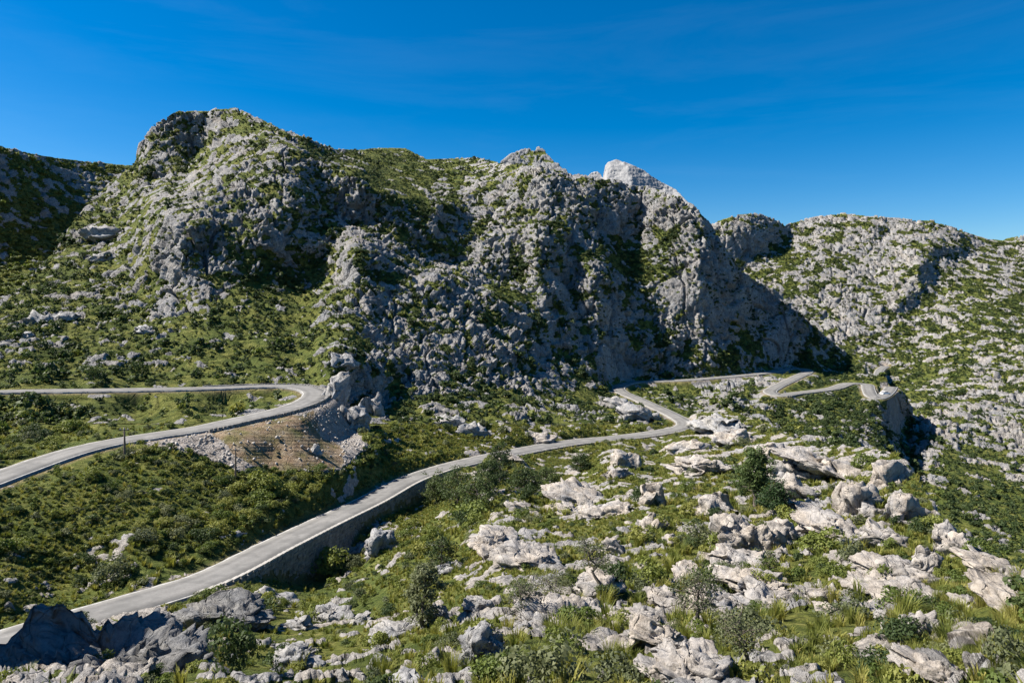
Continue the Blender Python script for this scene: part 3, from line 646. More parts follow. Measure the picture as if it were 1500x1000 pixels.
a, b = idx_range(R_UP, 296, 470, 150*.72, 160, seg=-1)
stone_wall(R_UP, a, b, -1, lambda x: .75, 'knee-high stone parapet on the outer edge of the upper bend above the scree', sl=.8, sh=.3, cope=False, up=.25)
a, b = idx_range(R_MAIN, 1000, 1112, 330, 460, seg=0)
stone_wall(R_MAIN, a, b, 1, lambda x: 2.2, 'long distant stone wall beneath the far straight stretch of road', sl=1.0, sh=.5, cope=False)
a, b = idx_range(R_MAIN, 1142, 1242, 0, 450, seg=-1)
stone_wall(R_MAIN, a, b, 1, lambda x: 3.2-1.5*x, 'distant stone wall in shadow below the lowest visible road bend', sl=1.0, sh=.5, cope=False)

# ------------------------------------------------------------------ limestone outcrops
_ico = {}
def ico(sub):
    if sub not in _ico:
        bm = bmesh.new(); bmesh.ops.create_icosphere(bm, subdivisions=sub, radius=1); bm.verts.ensure_lookup_table()
        _ico[sub] = (np.array([v.co for v in bm.verts], np.float32), np.array([[v.index for v in f.verts] for f in bm.faces])); bm.free()
    return _ico[sub]
def outcrop_mesh(w, d, h, style, seed, sub, rough=1.0):
    v, f = ico(sub); rng = np.random.default_rng(seed); o = rng.uniform(-50, 50, 3).astype(np.float32)
    q = v.copy(); e = {'slab': 3.2, 'fluted': 4.5, 'jag': 2.6, 'round': 2.2}[style]
    r = (np.abs(q)**e).sum(1)**(-1/e); q = q*r[:, None]                       # boxy
    big = np.stack([gnoise(v*1.3+o, 1), gnoise(v*1.3+o+9, 2), gnoise(v*1.3+o+19, 3)], -1)
    q = q+big*.7
    P = q*np.array([w/2, d/2, h/2], np.float32)
    nrm = q/np.linalg.norm(q, axis=1, keepdims=True); S = (w*d*h)**(1/3)
    Lm = S*.45
    c1, c2 = worley(P/Lm*np.array([1, 1, 1.5], np.float32)+o, 4)
    k1, k2 = worley(P/(Lm*.42)*np.array([1, 1, 1.4], np.float32)+o*1.7, 5)
    dd = -.10*S*(1-sstep(.0, .10, c2-c1))+(.35-c1)*.09*S-.05*S*(1-sstep(.0, .12, k2-k1))+(.35-k1)*.05*S
    for L, A in ((S*.5, .11), (S*.25, .075), (S*.12, .06), (S*.06, .038), (S*.03, .02)):
        n_ = gnoise(P/L+o, 7); dd += A*S*(np.abs(n_)*1.6-.3)*rough
    if style in ('fluted',):
        fl = gnoise(P/np.array([S*.085, S*.085, S*.9], np.float32)+o, 11); fl2 = gnoise(P/np.array([S*.2, S*.2, S*1.2], np.float32)+o, 12)
        dd += S*(.075*(.3-np.abs(fl)*2)+.10*(.3-np.abs(fl2)*2))*(.35+.65*sstep(.95, .5, np.abs(nrm[:, 2])))
    if style in ('slab', 'jag'):
        st = gnoise(P/np.array([S*1.5, S*1.5, S*.10], np.float32)+o+big*.5, 13); dd += S*.06*st*sstep(.9, .4, np.abs(nrm[:, 2]))
    P = P+nrm*dd[:, None]
    return P, f
ROCKS = [  # u, v of the centre, width, height in photo pixels, style, tilt, material
 (834,898,155,40,'slab'),(852,886,36,30,'round'),(942,905,64,36,'slab'),(962,928,80,34,'jag'),(1020,967,105,44,'slab'),(970,988,55,26,'slab'),(1050,878,74,28,'slab'),(981,873,60,30,'round'),(1110,852,92,32,'slab'),(1140,880,104,30,'slab'),
 (1090,822,90,34,'slab'),(1090,782,78,62,'fluted'),(1054,772,32,34,'fluted'),(1134,788,34,34,'jag'),(1053,738,58,38,'jag'),(957,723,36,42,'fluted'),(861,726,112,32,'slab'),(888,746,72,24,'jag'),(957,766,46,32,'jag'),(900,796,32,30,'jag'),(780,818,62,20,'slab'),(879,845,62,40,'slab'),
 (557,790,46,48,'fluted'),(725,787,66,36,'slab'),(775,815,88,22,'slab'),(398,874,60,22,'jag'),(434,910,42,20,'jag'),(485,900,58,22,'jag'),(428,962,70,36,'jag'),(500,982,36,24,'jag'),(557,968,34,28,'jag'),(581,925,74,22,'slab'),(602,992,56,26,'jag'),(704,937,66,62,'fluted'),(659,830,46,18,'jag'),(640,893,34,30,'jag'),
 (1067,617,78,36,'slab'),(1081,640,62,28,'fluted'),(920,671,46,32,'fluted'),(906,692,40,22,'jag'),(1039,678,84,34,'slab'),(1165,690,80,34,'fluted'),(1168,710,56,34,'fluted'),(1242,673,150,38,'slab'),(1308,688,64,54,'jag'),(1256,724,58,64,'fluted'),(1326,738,54,50,'fluted'),(1228,766,84,36,'slab'),(1300,780,62,28,'jag'),
 (1205,868,46,28,'round'),(1229,898,48,22,'slab'),(1364,814,46,46,'jag'),(1316,829,92,26,'slab'),(1286,850,72,24,'slab'),(1346,872,104,32,'slab'),(1358,910,58,38,'jag'),(1385,982,115,36,'slab'),(1484,866,64,40,'slab'),(1391,778,34,34,'jag'),(1415,797,52,32,'jag'),(1460,822,64,30,'slab'),(1142,850,26,18,'round'),
 (1010,650,50,22,'jag'),(1130,655,40,22,'jag'),(1190,745,52,24,'slab'),(820,745,50,16,'slab'),(985,790,36,20,'jag'),(700,880,40,18,'jag'),(530,905,32,16,'jag'),(1010,840,38,18,'slab'),(1420,880,40,18,'slab'),(1300,900,34,16,'round'),(760,740,34,14,'jag'),(1150,770,40,26,'jag'),(1275,745,36,26,'jag'),
 (932,598,50,30,'jag'),(908,588,40,22,'jag'),(955,606,26,16,'jag'),(501,524,46,28,'round'),(492,560,30,60,'fluted'),(517,604,40,50,'fluted'),(545,590,34,40,'jag'),(60,463,40,24,'jag'),(95,461,32,18,'jag'),(150,336,58,24,'jag'),(155,373,46,16,'jag'),(210,481,32,16,'jag'),(35,488,26,14,'jag'),(463,656,16,20,'jag'),(690,625,44,26,'jag'),(660,612,36,22,'jag'),(795,640,40,16,'jag'),(745,668,40,14,'jag')]
LANDMARKS = [(1106, 738, 'the tall pine'), (1140, 752, 'the young pine'), (877, 866, 'the wind-bent little tree'), (1026, 905, 'the grey-twigged little tree'), (1098, 982, 'the leaning olive-like tree'),
 (764, 908, 'the small bushy tree'), (805, 1005, 'the broad olive bush'), (622, 915, 'the tall grey-green bush tree'), (646, 838, 'the dark round bush tree'), (1128, 848, 'the small upright green tree'),
 (733, 706, 'the dark roadside tree'), (482, 845, 'the bright shrub by the wall'), (333, 985, 'the large dark rock mass'), (1003, 622, 'the sharp bend of the lower road'), (1325, 945, 'the dark spiky bush'), (1478, 970, 'the blue-green bush'),
 (1345, 710, 'the brink of the ravine'), (1430, 812, 'the lower lip of the ravine'), (400, 870, 'the start of the retaining wall'), (680, 740, 'the dark thicket'), (1250, 672, 'the rocky crest')]
def rock_label(u, v, w, st):
    if u < 250 and v < 500: return 'grey rock outcrop poking out of the green slope above the upper road', 'rocks on the left slope'
    if u < 560 and v < 640: return ('blocky white limestone crag at the outer tip of the upper bend' if v < 580 else 'fluted limestone crag at the foot of the spur beside the upper bend'), 'crags beside the upper bend'
    if u < 480 and v < 670: return 'lone blue-grey boulder resting on the brown scree below the upper bend', None
    if v < 607 and 890 < u < 970: return 'dark grey rock screening the road just past the sharp bend', 'rocks past the sharp bend'
    if v < 670 and u < 830: return 'weathered grey rock in the scrub just above the lower road', 'rocks above the lower road'
    big = 'broad' if w > 70 else 'small' if w < 40 else 'medium-sized'
    look = {'slab': 'pale smooth limestone slab', 'fluted': 'deeply fluted limestone block', 'jag': 'jagged grey limestone outcrop', 'round': 'rounded pale limestone boulder'}[st]
    nm, du = min(((t, math.hypot(u-a, (v-b)*1.6)) for a, b, t in LANDMARKS), key=lambda q: q[1])
    rel = 'right beside' if du < 45 else 'near' if du < 85 else 'a little way from' if du < 130 else 'well away from'
    return f'{big} {look} {rel} {nm}', f'{look}s {rel} {nm}'
occ_rock = []
for i, (u, v, w, h, st) in enumerate(ROCKS):
    r = surf(u, v+h*.42)
    if r is None: continue
    p, n = r; Y = p[1]; sc = Y/F; wm, hm = w*sc, h*sc*1.25; dm = wm*(.8 if st == 'slab' else .7)
    hm *= .85
    if st == 'slab': hm = min(hm*.8, .34*wm); dm = max(dm, h*sc*2.6)
    sub = 6 if w > 152 else 5 if w > 65 else 4 if w > 24 else 3
    V, f = outcrop_mesh(wm*1.02, dm, hm, st, 1000+i, sub)
    mat = M_ROCKG if (u < 720 or v < 640) else M_ROCK
    tilt = Euler((RNG.uniform(-.1, .25), RNG.uniform(-.1, .32), RNG.uniform(-.5, .5))).to_matrix()
    V = V@np.array(tilt).T
    me = mesh_np('limestone_outcrop', V, f, mat, False)
    o = obj('limestone_outcrop', me); o.location = Vector(p)+Vector((0, dm*.2, hm*(.06 if w < 140 else -.22)))
    lab, gr = rock_label(u, v, w, st); tag(o, lab, 'rock', gr)
    occ_rock.append((u, v, w*.5, h*.5))
# the big dark rock at the foot of the picture, in front of the road
for u, v, Y, w, h, sd_, lab in ((165, 1024, 33, 320, 170, 5, 'large dark jagged rock mass hiding the near end of the lower road'), (-275, 860, 34, 330, 660, 6, 'tall dark crag out of view, added to shade the large rock mass'),  # the crag is unseen, added left of the frame to cast shade here
                                (330, 905, 50, 120, 40, 8, 'long low dark rock ledge right under the start of the retaining wall')):
    p = ray(u, v, Y); sc = Y/F
    V, f = outcrop_mesh(w*sc, w*sc*.7, h*sc, 'jag', sd_, 6 if u > 100 and w > 200 else 5, 1.25)
    o = obj('limestone_outcrop', mesh_np('limestone_outcrop', V, f, M_ROCKD, False)); o.location = p; tag(o, lab, 'rock')

# ------------------------------------------------------------------ plants: prototypes
def leaf_cards(c, nrm, size, asp, rng):
    n = len(c); nrm = nrm/np.linalg.norm(nrm, axis=1, keepdims=True)
    t = np.cross(nrm, rng.normal(size=(n, 3))); t /= np.linalg.norm(t, axis=1, keepdims=True)+1e-9; b = np.cross(nrm, t)
    s = size[:, None]
    V = np.stack([c-t*s*.5, c+b*s*asp*.5+nrm*s*.08, c+t*s*.5, c-b*s*asp*.5+nrm*s*.08], 1).reshape(-1, 3)
    return V, np.arange(4*n).reshape(n, 4), np.repeat(rng.uniform(0, 1, n), 4)
def shrub_mesh(name, n, size, seed, mat, lobes=8, flat=.75, loose=.5):
    """unit shrub: about 1 m wide, base at z = 0"""
    rng = np.random.default_rng(seed); C, N = [], []
    cs = []
    for k in range(lobes):
        a = rng.uniform(0, 6.28); rr = .30*math.sqrt(rng.uniform(0, 1)); zz = rng.uniform(.18, .62)*flat*(1.1-rr)
        cs.append((np.array([rr*math.cos(a), rr*math.sin(a), zz]), rng.uniform(.13, .26)))
    for k in range(n):
        c, r = cs[rng.integers(lobes)]; d = rng.normal(size=3); d /= np.linalg.norm(d); d[2] = abs(d[2])*.9+d[2]*.1
        C.append(c+d*r*rng.uniform(.65, 1.08)*np.array([1, 1, .85])); N.append(d+rng.normal(size=3)*loose)
    C = np.array(C); C[:, 2] = np.maximum(C[:, 2], .01)
    V, Fc, var = leaf_cards(C, np.array(N), size*rng.uniform(.6, 1.35, n), .62, rng)
    return mesh_np(name, V, Fc, mat, False, {'var': var})
def grass_mesh(name, n, seed, mat, h=.9, w=.03):
    rng = np.random.default_rng(seed); V, Fc, var = [], [], []
    for k in range(n):
        a = rng.uniform(0, 6.28); r = .22*math.sqrt(rng.uniform()); lean = rng.uniform(.12, .62); hh = h*rng.uniform(.45, 1.05)
        b = np.array([r*math.cos(a), r*math.sin(a), 0]); d = np.array([math.cos(a), math.sin(a), 0]); s = np.array([-d[1], d[0], 0])
        m = b+d*lean*hh*.35+np.array([0, 0, hh*.62]); t = b+d*lean*hh*1.0+np.array([0, 0, hh*(1-.35*lean)])
        i = len(V); V += [b-s*w, b+s*w, m+s*w*.8, m-s*w*.8, t]; Fc += [(i, i+1, i+2, i+3), (i+3, i+2, i+4)]; var += [rng.uniform()]*5
    return mesh_np(name, V, Fc, mat, False, {'var': np.array(var)})
SH_HI = [shrub_mesh('shrub', 1000, .060, 10+k, m, 11) for k, m in enumerate((L_SHRUB, L_SHRUB, L_GREY, L_DARK))]
SH_MID = [shrub_mesh('shrub', 300, .115, 20+k, m, 8) for k, m in enumerate((L_SHRUB, L_SHRUB, L_SHRUB, L_GREY, L_DARK))]
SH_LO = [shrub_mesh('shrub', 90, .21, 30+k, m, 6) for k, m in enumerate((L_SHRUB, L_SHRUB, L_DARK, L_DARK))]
GR_HI = [grass_mesh('grass_tussock', 130, 40+k, L_GRASS, .8, .012) for k in range(3)]
GR_LO = [grass_mesh('grass_tussock', 42, 50+k, L_GRASS, .75, .03) for k in range(3)]

# ------------------------------------------------------------------ scatter
def gn_scatter(name, pts, rots, scls, idx, meshes, label, cat):
    me = bpy.data.meshes.new(name); me.vertices.add(len(pts)); me.vertices.foreach_set('co', np.asarray(pts, np.float32).ravel())
    for nm, data in (('rot', rots), ('scl', scls)):
        at = me.attributes.new(nm, 'FLOAT_VECTOR', 'POINT'); at.data.foreach_set('vector', np.asarray(data, np.float32).ravel())
    at = me.attributes.new('idx', 'INT', 'POINT'); at.data.foreach_set('value', np.asarray(idx, np.int32))
    o = obj(name, me); tag(o, label, cat, kind='stuff')
    ng = bpy.data.node_groups.new(name, 'GeometryNodeTree')
    ng.interface.new_socket('Geometry', in_out='INPUT', socket_type='NodeSocketGeometry'); ng.interface.new_socket('Geometry', in_out='OUTPUT', socket_type='NodeSocketGeometry')
    N = ng.nodes; L = ng.links; gi = N.new('NodeGroupInput'); go = N.new('NodeGroupOutput')
    m2p = N.new('GeometryNodeMeshToPoints'); L.new(gi.outputs[0], m2p.inputs['Mesh'])
    ioi = N.new('GeometryNodeInstanceOnPoints'); L.new(m2p.outputs[0], ioi.inputs['Points'])
    jg = N.new('GeometryNodeJoinGeometry')
    for k, pm in enumerate(meshes):
        po = bpy.data.objects.new(name+'_form', pm); oi = N.new('GeometryNodeObjectInfo'); oi.inputs['Object'].default_value = po
        oi.inputs['As Instance'].default_value = True; L.new(oi.outputs['Geometry'], jg.inputs[0])
    L.new(jg.outputs[0], ioi.inputs['Instance']); ioi.inputs['Pick Instance'].default_value = True
    for nm, ty, sock in (('idx', 'INT', 'Instance Index'), ('rot', 'FLOAT_VECTOR', 'Rotation'), ('scl', 'FLOAT_VECTOR', 'Scale')):
        na = N.new('GeometryNodeInputNamedAttribute'); na.data_type = ty; na.inputs['Name'].default_value = nm
        if nm == 'rot':
            e2r = N.new('FunctionNodeEulerToRotation'); L.new(na.outputs[0], e2r.inputs[0]); L.new(e2r.outputs[0], ioi.inputs[sock])
        else: L.new(na.outputs[0], ioi.inputs[sock])
    L.new(ioi.outputs[0], go.inputs[0]); md = o.modifiers.new('scatter', 'NODES'); md.node_group = ng
    return o
def pick(key, cov, dlo, dhi, cell, rmax=.35, extra=None, squash=.6):
    S = SHEETS[key]; sl = slice(S['first'], S['last']-2)
    P = S['P'][sl]; pu = CU+F*P[..., 0]/P[..., 1]; pv = CV-F*P[..., 2]/P[..., 1]
    D = dlo+(dhi-dlo)*RNG.uniform(0, 1, P.shape[:2])**2.8
    clump = gnoise(P/14, 61); D = D*np.clip(1+1.1*clump, .55, 1.8)
    D = np.minimum(D, 62*P[..., 1]/F); px = D*F/P[..., 1]
    c = cov(pu, pv, P, S['R'][sl], clump) if callable(cov) else cov
    pr = c*cell/(.78*px*px*squash)
    ok = (S['R'][sl] < rmax) & (S['near'][sl] > HALF+.7+D*(1.1 if key == 'mt' else .55)) & (S['soil'][sl] < .2) & (P[..., 1] > 6)
    if extra is not None: ok &= extra(pu, pv)
    if key == 'mt': ok &= np.hypot(pu-1297, pv-580) > 14
    ok &= RNG.uniform(0, 1, P.shape[:2]) < pr
    i = np.nonzero(ok)
    return P[i], D[i], px[i], pu[i], pv[i]
not_scree = lambda u, v: ~in_poly(u, v, SCREE)
left = lambda u, v: (u < 620) & (v < 905)
def cov_shrub_near(u, v, P, R, cl):
    return np.where(u < 620, np.where(v > 905, .7, 1.25), .85)*np.clip(.75+1.2*cl, .25, 1.6)
shp = pick('near', cov_shrub_near, .85, 3.3, 2.1*1.05, .45, not_scree)
grp = pick('near', lambda u, v, P, R, cl: np.where(u < 560, .4, 1.6), .55, 1.15, 2.1*1.05, .5, not_scree, .7)
mtp = pick('mt', lambda u, v, P, R, cl: np.where(u < 470, .55, .95)*np.clip(.8+1.2*cl, .25, 1.5), 1.3, 3.6, 1.65*1.5, .4, not_scree)
rtp = pick('rt', .75, 1.6, 4.2, 1.8*1.7, .4); ltp = pick('lt', .8, 2.5, 6, 2.6*2.4, .9)
def rand_rs(D, z0=.75, z1=1.2):
    n = len(D); rot = np.c_[RNG.normal(0, .1, n), RNG.normal(0, .1, n), RNG.uniform(0, 6.28, n)]
    s = np.c_[D*RNG.uniform(1.1, 1.4, n), D*RNG.uniform(1.1, 1.4, n), D*RNG.uniform(z0, z1, n)*1.3]
    return rot, s
def place_indiv(name, sel, data, meshes, weights, labeler, cat, sink):
    P, D, px, pu, pv = data; rot, s = rand_rs(D[sel])
    for k, i in enumerate(sel):
        mi = RNG.choice(len(meshes), p=weights); o = bpy.data.objects.new(name, meshes[mi]); COL.objects.link(o)
        o.location = Vector(P[i])-Vector((0, 0, sink*D[i])); o.rotation_euler = rot[k]; o.scale = s[k]
        lab, gr = labeler(pu[i], pv[i], mi, D[i]); tag(o, lab, cat, gr)
def zone(u, v):
    if u < 520 and v < 905: return 'on the slope between the two roads' if v > 700 else 'around the upper road bend'
    if u < 640: return 'below the retaining wall'
    if v < 665: return 'beside the sharp bend of the lower road'
    if u > 1180: return 'on the rocky ground beside the ravine'
    if v > 880: return 'among the pale slabs of the foreground'
    return 'on the open slope below the lower road'
def lab_shrub(u, v, mi, D):
    c = ('olive-green', 'leafy green', 'grey-green', 'dark green')[mi]; z = zone(u, v)
    return f'{"large" if D > 1.3 else "small"} rounded {c} shrub {z}', f'{c} shrubs {z}'
def lab_grass(u, v, mi, D):
    z = zone(u, v); t = ('bushy', 'spreading', 'spiky')[mi]
    return f'{t} yellow-green grass tussock {z}', f'grass tussocks {z}'
inframe = lambda d: (d[3] > 0) & (d[3] < 1500) & (d[4] < 1000)
def split(d, n):
    big = np.argsort(-d[2]*inframe(d))[:n]; rest = np.setdiff1d(np.arange(len(d[2])), big); return big, rest
big, rest = split(shp, 280); place_indiv('shrub', big, shp, SH_HI, [.4, .25, .2, .15], lab_shrub, 'shrub', .06)
P_, D_ = shp[0][rest], shp[1][rest]; rot, s = rand_rs(D_)
gn_scatter('scrub', P_-np.array([0, 0, .06])*D_[:, None], rot, s, RNG.integers(0, 5, len(P_)), SH_MID, 'dense low green scrub covering the slopes around the roads', 'scrub')
big, rest = split(grp, 280); place_indiv('grass_tussock', big, grp, GR_HI, [.34, .33, .33], lab_grass, 'grass', .03)
P_, D_ = grp[0][rest], grp[1][rest]; rot, s = rand_rs(D_)
gn_scatter('grass', P_, rot, s, RNG.integers(0, 3, len(P_)), GR_LO, 'yellow-green grass growing between rocks on the near hillside', 'grass')
mt2 = pick('mt', lambda u, v, P, R, cl: .16*np.clip(.6+2*cl, .1, 2), 1.0, 2.8, 1.65*1.5, 1.1, not_scree); rt2 = pick('rt', .13, 1.2, 3.2, 1.8*1.7, 1.1)
P_ = np.vstack([mtp[0], rtp[0], mt2[0], rt2[0]]); D_ = np.r_[mtp[1], rtp[1], mt2[1], rt2[1]]; rot, s = rand_rs(D_, .7, 1.2)
gn_scatter('scrub', P_, rot, s, RNG.choice(4, len(P_), p=[.45, .4, .1, .05]), SH_LO, 'scattered bushes dotting the limestone mountainsides', 'scrub')
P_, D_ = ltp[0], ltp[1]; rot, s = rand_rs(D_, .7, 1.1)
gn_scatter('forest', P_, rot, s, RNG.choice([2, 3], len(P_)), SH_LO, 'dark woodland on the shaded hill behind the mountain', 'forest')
# scree
def stone_mesh(seed):
    V, f = outcrop_mesh(1, .8, .7, 'round', seed, 2); return mesh_np('stone', V, f, M_SCREE, False)
STONES = [stone_mesh(900+k) for k in range(4)]
S = SHEETS['near']; S2 = SHEETS['mt']; PP = []
for Sx in (S, S2):
    sl = slice(Sx['first'], Sx['last']); P = Sx['P'][sl].reshape(-1, 3); pu = CU+F*P[:, 0]/P[:, 1]; pv = CV-F*P[:, 2]/P[:, 1]
    ok = in_poly(pu, pv, SCREE) & (Sx['near'][sl].ravel() > HALF+.8) & (RNG.uniform(0, 1, len(P)) < np.where(in_poly(pu, pv, EARTH), .06, .38)); PP.append(P[ok])
PP = np.vstack(PP); PP = PP+np.c_[RNG.normal(0, .45, (len(PP), 2)), np.zeros(len(PP))]; D_ = .14+.6*RNG.uniform(0, 1, len(PP))**4; rot = RNG.uniform(0, 6.28, (len(PP), 3)); s = np.repeat(D_[:, None], 3, 1)
gn_scatter('scree', PP, rot, s, RNG.integers(0, 4, len(PP)), STONES, 'loose grey scree spilling below the upper road bend', 'scree')

# ------------------------------------------------------------------ trees and named bushes
def tube(pts, rad, k=6):
    pts = np.array(pts, float); V, Fc = [], []
    for i, p in enumerate(pts):
        t = pts[min(i+1, len(pts)-1)]-pts[max(i-1, 0)]; t /= np.linalg.norm(t)+1e-9
        a = np.cross(t, [.3, 1, .1]); a /= np.linalg.norm(a)+1e-9; b = np.cross(t, a)
        for j in range(k): V.append(p+rad[i]*(a*math.cos(6.283*j/k)+b*math.sin(6.283*j/k)))
    for i in range(len(pts)-1):
        for j in range(k): Fc.append((i*k+j, i*k+(j+1) % k, (i+1)*k+(j+1) % k, (i+1)*k+j))
    Fc.append(tuple(range(len(pts)*k-k, len(pts)*k))); return V, Fc
def tree(name, base, H, W, seed, leaf, label, cat='tree', group=None, nleaf=1800, lsize=.12, lean=(0, 0), bare=.35, tips=26, pine=False):
    rng = np.random.default_rng(seed); root = empty(name, Vector(base)); tag(root, label, cat, group)
    V, Fc = [], []; ends = []
    def add(pts, rad):
        v, f = tube(pts, rad, 6 if rad[0] > .04 else 4); o = len(V); V.extend(v); Fc.extend([tuple(i+o for i in q) for q in f])
    tr = [np.array([0, 0, -.3])]; n = 7
    for i in range(1, n+1):
        f = i/n; tr.append(np.array([lean[0]*H*f**1.3, lean[1]*H*f**1.3, H*f*.86])+rng.normal(0, .025*H, 3)*np.array([1, 1, .2]))
    r0 = .035*H+.02; add(tr, [r0*(1-.85*i/n)+.008 for i in range(n+1)])
    for k in range(tips):
        f = bare+(1-bare)*(k+rng.uniform())/tips; i = min(int(f*n), n-1); b = tr[i]+(tr[i+1]-tr[i])*(f*n-i)
        a = k*2.4+rng.uniform(-.5, .5)
        reach = W*.5*((1.15-f)**.7 if pine else math.sin(math.pi*min(1, .18+.75*(f-bare)/(1-bare))))*rng.uniform(.55, 1.1)
        e = b+np.array([math.cos(a)*reach, math.sin(a)*reach, (H*.05 if pine else H*.16)*rng.uniform(.2, 1.3)])
        m = (b+e)/2+rng.normal(0, .05*W, 3); add([b, m, e], [r0*.32*(1-f*.5), r0*.2, .008]); ends.append((e, m))
        for q in range(2):
            e2 = m+(e-m)*.4+rng.normal(0, .13*W, 3); add([m, e2], [r0*.14, .006]); ends.append((e2, m))
    obj('trunk', mesh_np('trunk', np.array(V), Fc, M_BARK), root)
    C, N = [], []; rad = W*.13+.08
    for k in range(nleaf):
        e, m = ends[rng.integers(len(ends))]; d = rng.normal(size=3); d /= np.linalg.norm(d)
        C.append(e+(m-e)*rng.uniform(0, .35)+d*rad*rng.uniform(.25, 1.1)*np.array([1, 1, .6])); N.append(d+np.array([0, 0, .5])+rng.normal(size=3)*.6)
    v, f, var = leaf_cards(np.array(C), np.array(N), lsize*rng.uniform(.6, 1.3, nleaf), .35 if pine else .55, rng)
    obj('crown', mesh_np('crown', v, f, leaf, False, {'var': var}), root)
    return root
def tree_px(name, u, vb, hp, wp, seed, leaf, label, **kw):
    r = surf(u, vb)
    p = r[0]; sc = p[1]/F; return tree(name, p, hp*sc, wp*sc, seed, leaf, label, **kw)
tree_px('pine_tree', 1106, 738, 84, 62, 1, L_PINE, 'tall dark green pine standing among the fluted rocks', nleaf=6500, lsize=.34, bare=.22, tips=34, pine=True, lean=(.04, 0))
tree_px('pine_tree', 1138, 752, 44, 56, 2, L_PINE, 'low spreading young pine at the shaded foot of the tall pine', nleaf=3600, lsize=.3, bare=.15, tips=24, pine=True)
tree_px('small_tree', 877, 866, 74, 62, 3, L_GREY, 'thin wind-bent little tree with a sparse crown and bare dark trunk', nleaf=1100, lsize=.13, bare=.45, lean=(-.25, 0), tips=18)
tree_px('small_tree', 1026, 905, 66, 74, 4, L_GREY, 'grey-twigged little tree between two pale slabs in the foreground', nleaf=2000, lsize=.11, bare=.3, tips=24)
tree_px('small_tree', 1098, 982, 82, 84, 5, L_GREY, 'leaning little olive-like tree casting a dark shadow on the slabs', nleaf=1900, lsize=.075, bare=.4, lean=(-.22, .1), tips=26)
tree_px('small_tree', 764, 908, 58, 56, 6, L_GREY, 'small bushy tree growing at the end of the long pale slab', nleaf=1300, lsize=.09, bare=.25)
tree_px('small_tree', 805, 892, 50, 80, 7, L_GREY, 'wide grey-green bushy tree behind the long pale slab', nleaf=1900, lsize=.10, bare=.15)
tree_px('small_tree', 622, 915, 92, 54, 8, L_GREY, 'tall grey-green bush tree below the road wall with a dark shadow', nleaf=4200, lsize=.17, bare=.08)
tree_px('small_tree', 646, 838, 52, 50, 9, L_DARK, 'dark round bush tree above the tall grey-green one', nleaf=2200, lsize=.2, bare=.1)
tree_px('small_tree', 1128, 848, 38, 34, 10, L_SHRUB, 'small upright green tree beside the pale slab path', nleaf=800, lsize=.12, bare=.2)
tree_px('small_tree', 733, 706, 52, 42, 11, L_DARK, 'dark tree whose top rises in front of the lower road', nleaf=2600, lsize=.32, bare=.1)
for k, (u, v, h, w) in enumerate(((672, 738, 52, 70), (700, 752, 48, 64), (640, 735, 36, 46), (770, 720, 34, 60), (800, 712, 26, 44), (715, 728, 50, 50), (850, 690, 24, 36))):
    tree_px('small_tree', u, v, h, w, 20+k, L_DARK, 'dark evergreen bush tree in the thicket just below the lower road', group='dark thicket below the lower road', nleaf=2600, lsize=.34, bare=.05)
def bush_px(u, vb, wp, hp, mi, label, group=None):
    p = surf(u, vb)[0]; sc = p[1]/F; o = obj('shrub', SH_HI[mi]); o.location = p; o.scale = (wp*sc, wp*sc, hp*sc/.68); o.rotation_euler = (0, 0, u*1.7)
    tag(o, label, 'shrub', group); return o
bush_px(482, 845, 62, 56, 0, 'bright round shrub standing out against the shaded retaining wall')
bush_px(333, 985, 100, 95, 3, 'big dark shrub right beside the large dark rock mass')
bush_px(800, 1010, 140, 95, 2, 'broad pale olive bush spreading in front of the long pale slab')
bush_px(905, 1015, 110, 70, 2, 'pale feathery bush next to the broad olive bush at the slab foot')
bush_px(725, 1005, 90, 60, 0, 'leafy bush at the foot of the fluted foreground block')
bush_px(1478, 990, 80, 90, 2, 'blue-green bush at the outer edge of the foreground slabs')
bush_px(1325, 945, 90, 52, 3, 'dark spiky bush in the grass in front of the pale slabs')
bush_px(205, 556, 40, 34, 3, 'dark round bush on the upper side of the upper road', 'dark bushes along the upper road')
bush_px(130, 562, 52, 34, 3, 'dark round bush on the upper side of the upper road', 'dark bushes along the upper road')
bush_px(165, 850, 60, 46, 2, 'grey-green bush on the green slope near the road edge')
bush_px(720, 1000, 60, 50, 3, 'dark bush tucked under the fluted foreground block')

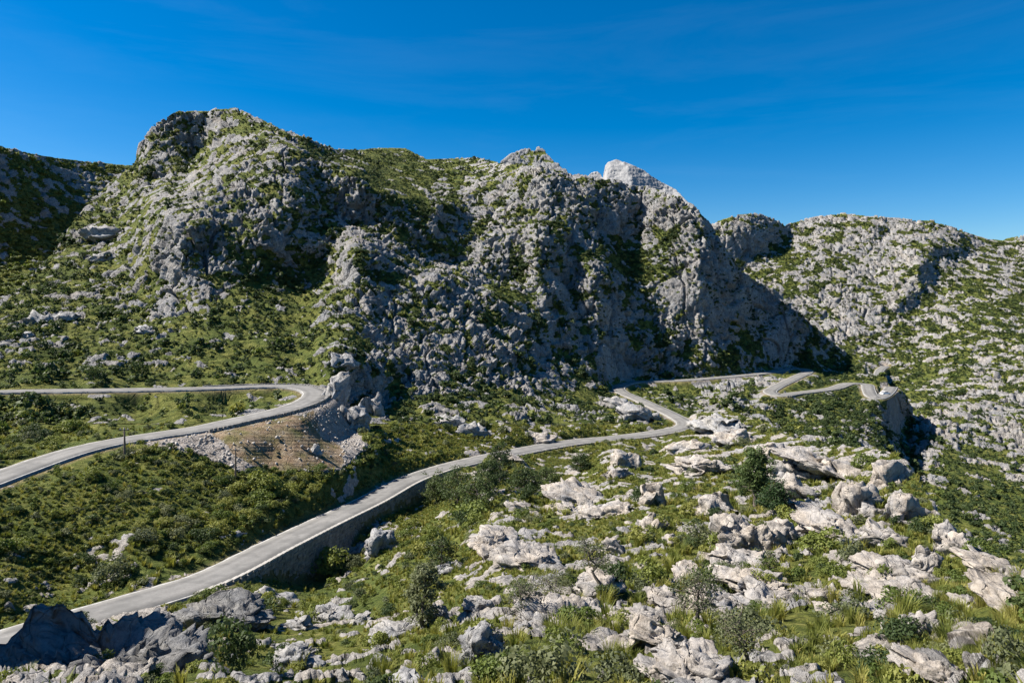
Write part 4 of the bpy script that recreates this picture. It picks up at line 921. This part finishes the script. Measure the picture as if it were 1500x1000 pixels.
# ------------------------------------------------------------------ poles and the parked car
def pole(u, vb, hp, label):
    p = surf(u, vb)[0]; H = hp*p[1]/F; root = empty('utility_pole', Vector(p)); tag(root, label, 'pole', 'wooden poles beside the upper road')
    v, f = tube([(0, 0, -.5), (0, 0, H*.5), (-.03*H*.3, 0, H)], [.15, .13, .10], 8); obj('post', mesh_np('post', np.array(v), f, M_WOOD), root)
    def bx(nm, c, l, mat):
        vv = box_verts(np.array(c, float), np.array([1., 0, 0]), np.array([0, 1., 0]), *l, 0, RNG); return obj(nm, mesh_np(nm, np.array(vv), BOXF, mat, False), root)
    bx('crossarm', (0, -.12, H-.35), (1.3, .1, .12), M_WOOD)
    for x in (-.55, 0.0, .55):
        v, f = tube([(x, -.12, H-.29), (x, -.12, H-.2), (x, -.12, H-.08)], [.03, .06, .04], 8); obj('insulator', mesh_np('insulator', np.array(v), f, M_METAL), root)
pole(182, 671, 45, 'weathered wooden pole rising in front of the upper road'); pole(346, 702, 46, 'weathered wooden pole at the foot of the scree')
def car(u, vb):
    p = surf(u, vb)[0]; root = empty('parked_car', Vector(p)+Vector((0, 0, .05))); root.rotation_euler = (0, 0, .25); tag(root, 'tiny white car parked on the last bend of the far road', 'car')
    prof = [(-2.05, .35), (-2.1, .75), (-1.95, .95), (-1.1, 1.02), (1.0, 1.0), (1.9, .85), (2.1, .6), (2.08, .35)]
    def extr(nm, prof, w, w2, mat):
        n = len(prof); V = [(x, -w, z) for x, z in prof]+[(x, w, z) for x, z in prof]
        Fc = [tuple(range(n-1, -1, -1)), tuple(range(n, 2*n))]+[(i, (i+1) % n, n+(i+1) % n, n+i) for i in range(n)]
        Fc = [tuple(reversed(q)) for q in Fc]; return obj(nm, mesh_np(nm, np.array(V, float), Fc, mat, False), root)
    extr('body', prof, .86, .86, M_WHITE); extr('cabin_glass', [(-1.5, 1.0), (-1.05, 1.42), (.35, 1.42), (1.05, .99)], .74, .7, M_GLASS); extr('roof', [(-1.12, 1.38), (-1.0, 1.48), (.3, 1.48), (.42, 1.38)], .76, .7, M_WHITE)
    for x in (-1.3, 1.3):
        for y in (-.8, .8):
            v, f = tube([(x, y-.1, .32), (x, y-.05, .32), (x, y+.05, .32), (x, y+.1, .32)], [.28, .32, .32, .28], 14); f.append(tuple(range(13, -1, -1))); obj('wheel', mesh_np('wheel', np.array(v), f, M_TYRE), root)
car(1297, 578)
